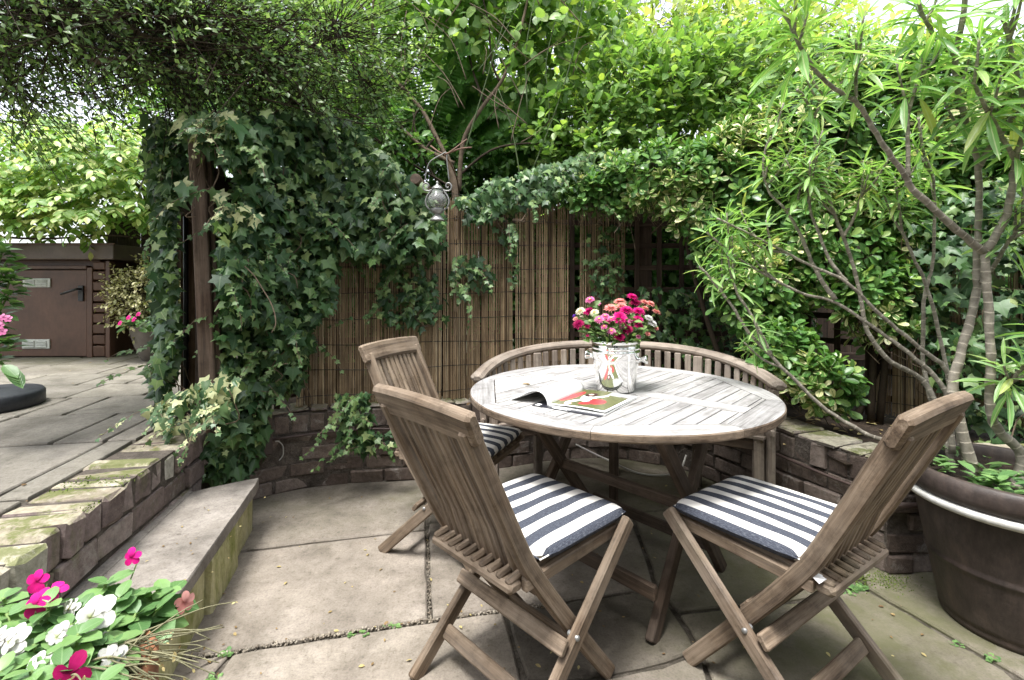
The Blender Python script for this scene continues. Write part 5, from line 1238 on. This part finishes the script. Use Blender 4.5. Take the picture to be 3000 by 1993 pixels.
euon(602, 'tall variegated shrub rising behind the pot plant at the far right', [Epx(2480, 420, 2.8, 240, 250, .25), Epx(2680, 330, 2.75, 260, 220, .25), Epx(2900, 330, 2.6, 240, 230, .25), Epx(2480, 700, 2.75, 200, 200, .2), Epx(2680, 600, 2.7, 180, 170, .2), Epx(2600, 880, 2.65, 150, 130, .15), Epx(3050, 560, 2.4, 150, 200, .2), Epx(2460, 210, 3.0, 200, 90, .2)], 1650, .07, (2.0, 2.75, .4),
     [[np.array((2.0, 2.7, .4)), W(2560, 880, 2.75), W(2520, 600, 2.8), W(2480, 400, 2.8)], [np.array((2.05, 2.7, .4)), W(2620, 880, 2.7), W(2720, 640, 2.7), W(2800, 380, 2.7)], [np.array((1.95, 2.75, .4)), W(2600, 1000, 2.75), W(2640, 860, 2.7), W(2700, 700, 2.7), W(2900, 420, 2.6)]])

# narrow-leaved plant in the big pot: stems traced at their own depth
t = plant('pot_plant', 'tall bare stemmed plant with whorls of narrow bright leaves in the big brown pot', 'plant', (1.745, 1.69, .48)); g = np.random.default_rng(611)
O_ = np.array(t.location); pb = lambda x, y, z=.46: np.array((x, y, z))
ST = [  # (radius0, radius1, leaf length, [(px,py,Y)...])
 (.0195, .0085, .185, [(2862, 1425, 1.72), (2800, 1190, 1.74), (2793, 1120, 1.75), (2827, 991, 1.76), (2862, 857, 1.77), (2860, 768, 1.77), (2867, 634, 1.77), (2866, 489, 1.76), (2833, 373, 1.74), (2804, 249, 1.72), (2800, 166, 1.7), (2829, 0, 1.66), (2835, -60, 1.65)]),
 (.013, .008, .17, [(2866, 489, 1.76), (2905, 430, 1.74), (2941, 381, 1.72), (3000, 298, 1.68), (3040, 230, 1.66)]),
 (.0185, .013, 0, [(2968, 1445, 1.68), (2996, 1335, 1.69), (2933, 1271, 1.7), (2901, 1207, 1.7), (2901, 1096, 1.7), (2900, 991, 1.7), (2889, 812, 1.7), (2885, 741, 1.7)]),
 (.0135, .006, .19, [(2885, 741, 1.7), (2782, 656, 1.69), (2675, 553, 1.68), (2651, 514, 1.67), (2589, 427, 1.65), (2539, 344, 1.63), (2506, 298, 1.62), (2431, 249, 1.6), (2382, 199, 1.58), (2348, 141, 1.57), (2315, 70, 1.56), (2290, 25, 1.56)]),
 (.0145, .009, .17, [(2885, 741, 1.7), (2943, 643, 1.68), (2965, 545, 1.66), (2974, 468, 1.65), (3000, 394, 1.63), (3040, 300, 1.6)]),
 (.006, .005, .13, [(2506, 298, 1.62), (2509, 240, 1.62), (2508, 185, 1.62)]),
 (.008, .005, .15, [(2659, 520, 1.67), (2660, 420, 1.68), (2663, 323, 1.68), (2701, 207, 1.67), (2705, 170, 1.67)]),
 (.011, .005, .12, [(2790, 1330, 1.84), (2770, 1150, 1.86), (2680, 1050, 1.9), (2577, 973, 1.95), (2452, 888, 2.0), (2345, 857, 2.03), (2224, 795, 2.07), (2140, 740, 2.1), (2070, 680, 2.12)]),
 (.011, .005, .12, [(2830, 1380, 1.84), (2787, 1112, 1.88), (2697, 1022, 1.9), (2586, 929, 1.93), (2479, 826, 1.96), (2371, 777, 2.0), (2287, 732, 2.03), (2215, 696, 2.05), (2100, 640, 2.08)]),
 (.011, .006, .1, [(2740, 1360, 1.8), (2660, 1310, 1.84), (2551, 1277, 1.9), (2420, 1200, 1.97), (2336, 1121, 2.0), (2260, 1045, 2.03), (2193, 973, 2.06), (2148, 902, 2.08), (2104, 844, 2.1), (2050, 780, 2.12)]),
 (.008, .005, .1, [(2260, 1045, 2.03), (2210, 940, 2.05), (2160, 860, 2.06), (2140, 800, 2.07)]),
 (.0115, .006, .13, [(2800, 1400, 1.84), (2720, 1138, 2.0), (2608, 1058, 2.03), (2541, 969, 2.05), (2519, 857, 2.06), (2496, 768, 2.07), (2470, 696, 2.07), (2429, 589, 2.06), (2398, 509, 2.05), (2394, 477, 2.05), (2382, 352, 2.03), (2361, 294, 2.02), (2335, 262, 2.0)]),
 (.008, .005, .12, [(2382, 352, 2.03), (2400, 310, 2.02), (2420, 262, 2.0)]),
 (.009, .005, .12, [(2830, 1400, 1.84), (2773, 1080, 1.98), (2720, 857, 2.0), (2675, 750, 2.0), (2644, 679, 2.0), (2635, 612, 2.0), (2620, 520, 2.0)]),
 (.009, .005, .14, [(2800, 1400, 1.86), (2711, 1103, 2.02), (2706, 902, 2.03), (2715, 839, 2.03), (2733, 768, 2.03), (2737, 634, 2.02), (2733, 527, 2.0), (2713, 468, 2.0), (2700, 420, 1.98), (2690, 340, 1.97)]),
 (.010, .005, .12, [(2447, 879, 2.0), (2389, 790, 2.03), (2340, 679, 2.05), (2300, 616, 2.06), (2251, 558, 2.08), (2235, 480, 2.08), (2253, 405, 2.08)]),
 (.007, .005, .12, [(2300, 616, 2.06), (2330, 600, 2.05), (2345, 555, 2.04), (2350, 520, 2.03)]),
 (.009, .005, .13, [(2876, 830, 1.75), (2930, 750, 1.72), (2970, 687, 1.7), (3010, 640, 1.68)]),
 (.008, .005, .12, [(2481, 826, 1.97), (2430, 759, 1.99), (2380, 634, 2.01), (2365, 560, 2.02), (2360, 500, 2.02)]),
 (.007, .005, .12, [(2470, 696, 2.07), (2500, 640, 2.05), (2530, 560, 2.03), (2560, 500, 2.02)]),
 (.009, .006, .13, [(2900, 1180, 1.72), (2960, 1120, 1.66), (3010, 1060, 1.62)]),
 (.008, .006, .16, [(2974, 468, 1.65), (2930, 390, 1.63), (2880, 300, 1.6), (2850, 240, 1.58)]),
 (.008, .006, .17, [(2800, 166, 1.7), (2750, 120, 1.67), (2710, 60, 1.65), (2690, 10, 1.63)]),
 (.008, .006, .17, [(3000, 298, 1.68), (2970, 180, 1.66), (2950, 90, 1.64), (2935, 50, 1.63)])]
TIPS = []
for i, (r0, r1, LL, pts) in enumerate(ST):
    q = smooth([W(*p) for p in pts], 5); q = [p - O_ + (rdir(g, 1)[0] * .002 if 0 < k < len(q) - 1 else 0) for k, p in enumerate(q)]
    b = MB(620 + i); b.tube(q, list((r1 + (r0 - r1) * (1 - np.linspace(0, 1, len(q))) ** 2.3) * (1 + .06 * np.sin(np.arange(len(q)) * 1.7))), 9); o = b.build('stem', M['sbark'], t, smooth=True)
    if LL: TIPS.append((q[-1], nrm(q[-1] - q[-4]), LL))
    if LL:
        n2 = 2 if LL > .14 else 3
        for k in range(n2):                     # short side shoots that end in a whorl
            f = g.uniform(.5, .93); p = q[int(f * len(q))]; d = nrm(nrm(q[-1] - q[-4]) * .5 + UP * .6 + .8 * rdir(g, 1)[0]); L = g.uniform(.07, .19)
            e = p + d * L + UP * L * .25; b = MB(700 + i * 5 + k); b.tube(smooth([p, p + d * L * .5, e], 3), [.005] * 4 + [.0038] * 3, 6); b.build('shoot', M['sbark'], o, smooth=True); TIPS.append((e, nrm(d + UP * .3), LL * g.uniform(.75, .95)))
PP, DD, NN, SS = [], [], [], []
for (p, ax, LL) in TIPS:
    a = nrm(np.cross(ax, (.2, .3, .93))); c = np.cross(ax, a); n = g.integers(13, 20); ph = g.uniform(0, 6.28)
    for j in range(n):
        f = j / n; el = -.35 + 1.45 * f ** 1.2 + g.normal(0, .1); an = ph + j * 2.39996; rr = a * math.cos(an) + c * math.sin(an); d = nrm(rr * math.cos(el) + ax * math.sin(el))
        PP.append(p - ax * (.14 * (1 - f)) * (LL / .15) + rr * .004); DD.append(d); NN.append(nrm(ax * math.cos(el) - rr * math.sin(el) + UP * .15)); SS.append(LL * (1.14 - .45 * f) * g.uniform(.85, 1.15))
scatter('leaves', LANCE, PP, DD, NN, SS, M['spurge'], t, wj=g.uniform(.6, .85, len(PP)))
t2 = plant('pot_weeds', 'small green weeds growing on the soil of the big pot', 'weeds', (1.745, 1.69, .484)); PP, DD, NN, SS = [], [], [], []
for k in range(26):
    a = g.uniform(1.5, 6.0); r = .25 * math.sqrt(g.random()); c = np.array((r * math.cos(a), r * math.sin(a), 0))
    for j in range(g.integers(4, 8)): an = g.uniform(0, 6.28); PP.append(c + (0, 0, g.uniform(.01, .07))); DD.append((math.cos(an), math.sin(an), .5)); NN.append((-.3 * math.cos(an), -.3 * math.sin(an), 1)); SS.append(g.uniform(.03, .075))
scatter('leaves', OVAL, PP, DD, NN, SS, M['imp'], t2)

# plants round the shed
c = (-3.31, 4.5, UZ); t = thing('bowl_pot', 'tall grey glazed bowl pot standing beside the shed', 'pot', c)
b = MB(); b.lathe([(0, 0), (.1, 0), (.11, .01), (.165, .14), (.195, .26), (.2, .31), (.207, .32), (.203, .33), (.19, .325), (.18, .29), (0, .28)], 40); b.build('bowl', M['bowl'], t, smooth=True); b = MB(); b.lathe([(.19, .288), (0, .292)], 30); b.build('potting_soil', M['soil'], t)
shrub(651, 'cream_shrub', 'small cream leaved bush growing out of the grey bowl pot', 'shrub', [Epx(425, 850, 4.45, 95, 60, .2), Epx(450, 800, 4.5, 50, 35, .12), Epx(370, 880, 4.4, 45, 35, .1), Epx(400, 920, 4.45, 60, 40, .12)], 420, 6, .12, .032, OVAL, 'potvar', .4, .8, loc=(-3.31, 4.5, .76))
def impat_flower(b_or, g, p, ax, r, m, t, n=5, name='bloom'):
    ax = nrm(ax); a = nrm(np.cross(ax, (.2, .3, .93))); c = np.cross(ax, a); PP, DD, NN = [], [], []
    for j in range(n): an = j * 6.283 / n + g.normal(0, .12); rr = a * math.cos(an) + c * math.sin(an); PP.append(p + ax * .001 * j); DD.append(nrm(rr + ax * .16)); NN.append(nrm(ax - rr * .1 + .12 * rdir(g, 1)[0]))
    return scatter(name, PETAL, PP, DD, NN, r * g.uniform(.9, 1.1, n), M[m], t, wj=np.full(n, 1.15))
g = np.random.default_rng(661); t = plant('busy_lizzie', 'pink flowered plant trailing over the rim of the grey bowl pot', 'flowers', (-3.36, 4.3, .79)); PP, DD, NN, SS = [], [], [], []
for k in range(90):
    p = W(g.uniform(352, 500), g.uniform(925, 965), 4.3 + g.uniform(-.08, .1)); PP.append(p); an = g.uniform(0, 6.28); DD.append((math.cos(an), math.sin(an) - .3, -.25)); NN.append(nrm(np.array((0, -.4, 1)) + .4 * rdir(g, 1)[0])); SS.append(g.uniform(.045, .075))
scatter('leaves', ROUND, rel(PP, t), DD, NN, SS, M['imp'], t)
for (x, y) in ((352, 947), (377, 931), (392, 936), (405, 921)): impat_flower(None, g, rel(W(x, y, 4.18), t), (0, -1, .5), .021, 'p_mag', t)

g = np.random.default_rng(671); t = plant('flowering_shrub', 'leafy shrub with pink flowers cut off by the left edge', 'shrub', (-2.25, 2.05, UZ))
P = []; PP, DD, NN, SS = [], [], [], []; b = MB(672)
for (x, y) in ((15, 770), (-20, 820), (30, 850), (5, 900), (-15, 960), (20, 990), (-30, 1030), (40, 800), (-60, 760), (-60, 900), (-60, 1000), (10, 720), (-40, 690)):
    c = W(x, y, 2.0); b.tube(smooth([np.array((-2.3, 2.05, UZ)), np.array((-2.3, 2.03, .9)), c], 4)[:], .003, 5) if False else None
    b.tube([p - np.array(t.location) for p in smooth([np.array((-2.28, 2.05, UZ)), np.array((-2.26, 2.03, .8)), c], 4)], .0035, 5)
    for j in range(16): an = j * 2.4; el = g.uniform(-.3, .7); PP.append(c - (0, 0, g.uniform(0, .06))); DD.append((math.cos(an) * math.cos(el), math.sin(an) * math.cos(el), math.sin(el))); NN.append(nrm(UP + .4 * rdir(g, 1)[0])); SS.append(g.uniform(.05, .08))
for j in range(5): PP.append(W(10 + 6 * j, 1070 + 4 * j, 1.9)); DD.append((.8, -.2, -.4 - .1 * j)); NN.append((.2, -.4, .8)); SS.append(.085)
scatter('leaves', OVAL, rel(PP, t), DD, NN, SS, M['imp'], t); b.build('stems', M['stem'], t, smooth=True)
for (x, y) in ((25, 935), (12, 930), (2, 955), (8, 972), (-10, 948)): impat_flower(None, g, rel(W(x, y, 1.88), t), (.3, -1, .4), .015, 'p_pink', t)

# ------------------------------------------------------------------ flower pot in the near left corner
g = np.random.default_rng(681); FPc = np.array((-.757, .80))
t = thing('terracotta_pot', 'terracotta pot full of summer flowers in the near left corner', 'pot', (*FPc, 0))
b = MB(); b.lathe([(0, 0), (.088, 0), (.092, .01), (.122, .44), (.134, .445), (.14, .46), (.14, .525), (.134, .535), (.123, .53), (.118, .48), (0, .48)], 48); b.build('pot_body', M['terracotta'], t, smooth=True); b = MB(); b.lathe([(.12, .5), (.06, .507), (0, .51)], 30); b.build('potting_soil', M['soil'], t)
base = np.array((*FPc, .505))
def bedding(name, label, cat, spots, fl, m, S, seed, tpl=ROUND, fr=.03, nleaf=9, double=False):
    g = np.random.default_rng(seed); t = plant(name, label, cat, tuple(base)); PP, DD, NN, SS = [], [], [], []; b = MB(seed)
    for (x, y, Y) in spots:
        c = W(x, y, Y) - base; root = np.array((np.clip(c[0] * .3, -.1, .1), np.clip(c[1] * .3, -.1, .1), 0)); pts = smooth([root, root * .5 + c * .5 + (0, 0, -.03), c - (0, 0, .004)], 3); b.tube(pts, .0028, 5)
        ph = g.uniform(0, 6.28)
        for j in range(nleaf):
            f = j / nleaf; an = ph + j * 2.4; el = -.35 + 1.0 * f + g.normal(0, .12); PP.append(c - (0, 0, .03 * (1 - f))); DD.append((math.cos(an) * math.cos(el), math.sin(an) * math.cos(el), math.sin(el))); NN.append(nrm(np.array((-math.cos(an) * math.sin(el), -math.sin(an) * math.sin(el), math.cos(el))) + .25 * rdir(g, 1)[0])); SS.append(S * (1.15 - .6 * f) * g.uniform(.8, 1.15))
    scatter('leaves', tpl, PP, DD, NN, SS, M['imp'], t); b.build('stems', M['stem'], t, smooth=True)
    for (x, y, Y, ax, r, mm, n) in fl:
        p = W(x, y, Y) - base; o = impat_flower(None, g, p, ax, r, mm, t, n)
        if double:
            cb = MB(); cb.lathe([(r * .16, .002), (r * .1, .009), (0, .012)], 10, p, axis=nrm(ax)); cb.build('flower_centre', M['yellow'], o, smooth=True)
            for q in range(2): impat_flower(None, g, p + nrm(ax) * .006 * (q + 1), nrm(np.array(ax) + .3 * rdir(g, 1)[0]), r * (.8 - .22 * q), mm, o, n, 'inner_petals')
        bb = MB(); bb.tube(smooth([p - nrm(ax) * .002, p - nrm(ax) * .02 - (0, 0, .01), p * .8 - (0, 0, .05)], 3), .0016, 4); bb.build('flower_stalk', M['stem'], t)
    return t
bedding('busy_lizzie', 'magenta flowered busy lizzie at the left of the terracotta pot', 'flowers',
    [(20, 1790, .86), (90, 1800, .86), (60, 1850, .82), (130, 1840, .84), (170, 1790, .88), (20, 1900, .8), (100, 1930, .78), (160, 1900, .8), (210, 1820, .85), (250, 1880, .82), (60, 1985, .76), (200, 1960, .78), (300, 1960, .78), (-20, 1850, .82), (240, 1770, .9), (10, 1745, .9), (140, 1760, .86), (230, 1850, .8), (180, 1945, .75), (290, 1995, .74), (90, 1960, .74), (330, 1870, .82), (0, 1960, .75)],
    [(113, 1702, .9, (.15, -1, .35), .02, 'p_mag', 5), (108, 1772, .86, (.1, -1, .5), .02, 'p_mag', 5), (152, 1737, .88, (.2, -.25, 1), .022, 'p_mag', 5), (208, 1970, .74, (.3, -1, .4), .026, 'p_dark', 4)], 'imp', .05, 682)
bedding('busy_lizzie', 'bushy green plant with one small magenta flower at the back of the terracotta pot', 'flowers',
    [(400, 1735, .97), (350, 1745, .95), (440, 1745, .98), (400, 1790, .93), (460, 1780, .96), (340, 1790, .92), (310, 1700, .97), (480, 1730, 1.0)],
    [(389, 1632, 1.0, (.2, -1, .4), .017, 'p_mag', 5), (540, 1765, 1.0, (1, -.4, .2), .02, 'p_coral', 5)], 'imp', .058, 683)
bedding('petunia', 'white ruffled petunias in the middle of the terracotta pot', 'flowers',
    [(280, 1860, .82), (180, 1900, .8), (320, 1900, .84), (230, 1940, .78), (100, 1880, .8), (320, 1840, .88)],
    [(280, 1808, .84, (.1, -1, .75), .032, 'p_white', 6), (50, 1885, .8, (-.2, -1, .8), .026, 'p_white', 6), (2, 1885, .8, (-.3, -1, .8), .024, 'p_white', 6), (180, 1862, .82, (.3, -1, .5), .022, 'p_white', 5), (305, 1890, .84, (.5, -1, .3), .02, 'p_white', 5), (115, 1968, .76, (-.2, -1, .7), .026, 'p_white', 6), (330, 1920, .8, (.4, -1, .4), .02, 'p_white', 5), (215, 1785, .88, (-.4, -.8, .7), .018, 'p_white', 5)], 'imp', .04, 684, double=True)
t = plant('dried_stems', 'tangle of dried straw coloured stems hanging over the rim of the terracotta pot', 'dried plant', tuple(base)); b = MB(685); g = np.random.default_rng(685); PP = []; DD = []
for k in range(60):
    a = g.uniform(-1.3, .7); L = g.uniform(.09, .2); p = np.array((.06 * math.cos(a), .08 * math.sin(a), .02 + g.uniform(-.01, .05))); d = np.array((math.cos(a), math.sin(a) * .8, g.uniform(-.1, .5))); pts = [p]
    for j in range(4): d = nrm(d + .35 * rdir(g, 1)[0] + np.array((.05, 0, -.16))); p = p + d * L / 4; pts.append(p)
    b.tube(smooth(pts, 3), list(np.linspace(.0019, .0009, 13)), 5)
    for j in range(3): PP.append(pts[g.integers(1, 5)]); DD.append(rdir(g, 1)[0])
    if k % 3 == 0: b.tube([pts[2], pts[2] + rdir(g, 1)[0] * .05], .0011, 4)
b.build('stems', M['drystem'], t, smooth=True); scatter('shrivelled_leaves', OVAL, PP, DD, rdir(g, len(PP)), g.uniform(.004, .011, len(PP)), M['litter'], t)

# litter and joint weeds
g = np.random.default_rng(691); PP, DD, NN, SS = [], [], [], []
def drop(x, y, z, s): PP.append((x, y, z + .004)); a = g.uniform(0, 6.28); DD.append((math.cos(a), math.sin(a), g.uniform(0, .2))); NN.append(nrm(UP + .35 * rdir(g, 1)[0])); SS.append(s)
for k in range(150): q = G(g.uniform(600, 2700), g.uniform(1450, 1990)); drop(*q, 0, g.uniform(.006, .02))
for (x, y, s) in ((833, 1716, .02), (843, 1515, .018), (1800, 1453, .03), (1895, 1452, .035), (1955, 1424, .02), (1835, 1488, .03), (1147, 1464, .012)): drop(*G(x, y), 0, s)
for k in range(40): q = np.array((-1.25 + .12 * g.normal(), g.uniform(.9, 2.2))); drop(q[0] + .1, q[1], .243, g.uniform(.005, .014))
for k in range(60): q = UV(g.uniform(-4, -1.1), g.uniform(1, 5)); drop(*q, UZ, g.uniform(.008, .03))
for k in range(260):
    x = g.uniform(-1.3, 2.2); y = 3.0 + g.uniform(-.1, .3) if x < 1.2 else 2.2 + g.uniform(0, .6); drop(x, y + .1, .44 if x < 1.1 else .405, g.uniform(.015, .05))
for k in range(120): s_ = g.uniform(.3, 3.2); c, tt = walk(PWL)[0](s_); n = np.array((tt[1], -tt[0])); drop(*(c - n * g.uniform(.02, .16)), .457, g.uniform(.008, .03))
tag(scatter('leaf_litter', OVAL, PP, DD, NN, SS, M['litter']), 'scattered dry leaves and crumbs on the flags and beds', 'leaf litter', kind='stuff')
PP, DD, NN, SS = [], [], [], []
for (x, y, n) in ((1150, 1833, 16), (1045, 1850, 10), (660, 1915, 22), (625, 1985, 12), (2516, 1722, 40), (2495, 1735, 20), (2440, 1650, 24), (2480, 1668, 26), (2905, 1930, 14), (2800, 1880, 10)):
    for k in range(n): q = G(x + g.normal(0, 12), y + g.normal(0, 5)); PP.append((*q, -.004)); a = g.uniform(0, 6.28); DD.append((math.cos(a), math.sin(a), .6)); NN.append((0, 0, 1)); SS.append(g.uniform(.01, .022))
tag(scatter('joint_weeds', ROUND, PP, DD, NN, SS, M['imp']), 'tiny green weeds in the joints of the flags', 'weeds', kind='stuff')
PP, DD, NN, SS = [], [], [], []
for k in range(5200):      # moss cushions on the coping and in its joints
    v = g.uniform(.5, 2.5); u = -1.03 - .235 * g.random(); 
    if math.sin(v * 9.1 + u * 3) + .8 * math.sin(v * 23.7 - 4 * u) + .5 * math.sin(u * 40) < 1.05: continue
    q = UV(u, v); PP.append((*q, UZ - .002)); DD.append(nrm(rdir(g, 1)[0] + (0, 0, .5))); NN.append(nrm(rdir(g, 1)[0] + UP)); SS.append(g.uniform(.004, .01))
for k in range(1500):
    q = np.array(G(g.uniform(2430, 2600), 1)) if False else np.array((1.5, 1.94)) + (g.normal(0, .06) - .03, g.normal(0, .04)); PP.append((*q, 0)); DD.append(nrm(rdir(g, 1)[0] + (0, 0, .5))); NN.append(UP); SS.append(g.uniform(.004, .011))
tag(scatter('moss', MINI, PP, DD, NN, SS, M['moss']), 'bright green moss on the coping and at the wall corner', 'moss', kind='stuff')

OCT = (np.array([(.5, 0, 0), (-.5, 0, 0), (0, .6, 0), (0, -.6, 0), (0, 0, .4), (0, 0, -.4)]), np.array([(0, 2, 4), (2, 1, 4), (1, 3, 4), (3, 0, 4), (2, 0, 5), (1, 2, 5), (3, 1, 5), (0, 3, 5)]), np.full((6, 2), .5))
PP, SS = [], []; J = [(560, 1926), (698, 1905), (860, 1877), (1085, 1838), (1260, 1816), (1500, 1784), (1657, 1762)]
for k in range(620):
    f = g.random() ** .8 * (len(J) - 1.001); i = int(f); a, c = np.array(J[i]), np.array(J[i + 1]); q = a + (c - a) * (f - i); x, y = G(q[0], q[1] + g.normal(0, 3.2)); PP.append((x, y, -.006 + g.uniform(0, .006))); SS.append(g.uniform(.003, .013))
for k in range(260):
    f = g.random(); q = np.array((1254, 1560)) + f * np.array((6, 255)); x, y = G(q[0] + g.normal(0, 3), q[1]); PP.append((x, y, -.006 + g.uniform(0, .004))); SS.append(g.uniform(.003, .008))
tag(scatter('joint_gravel', OCT, PP, rdir(g, len(PP)), rdir(g, len(PP)), SS, stone('pale_crumbs', (.16, .13, .1), (.3, .27, .22), (.45, .42, .36), sc_=9, isl=.9)), 'pale mortar crumbs and small stones in the wide joints between the flags', 'gravel', kind='stuff')
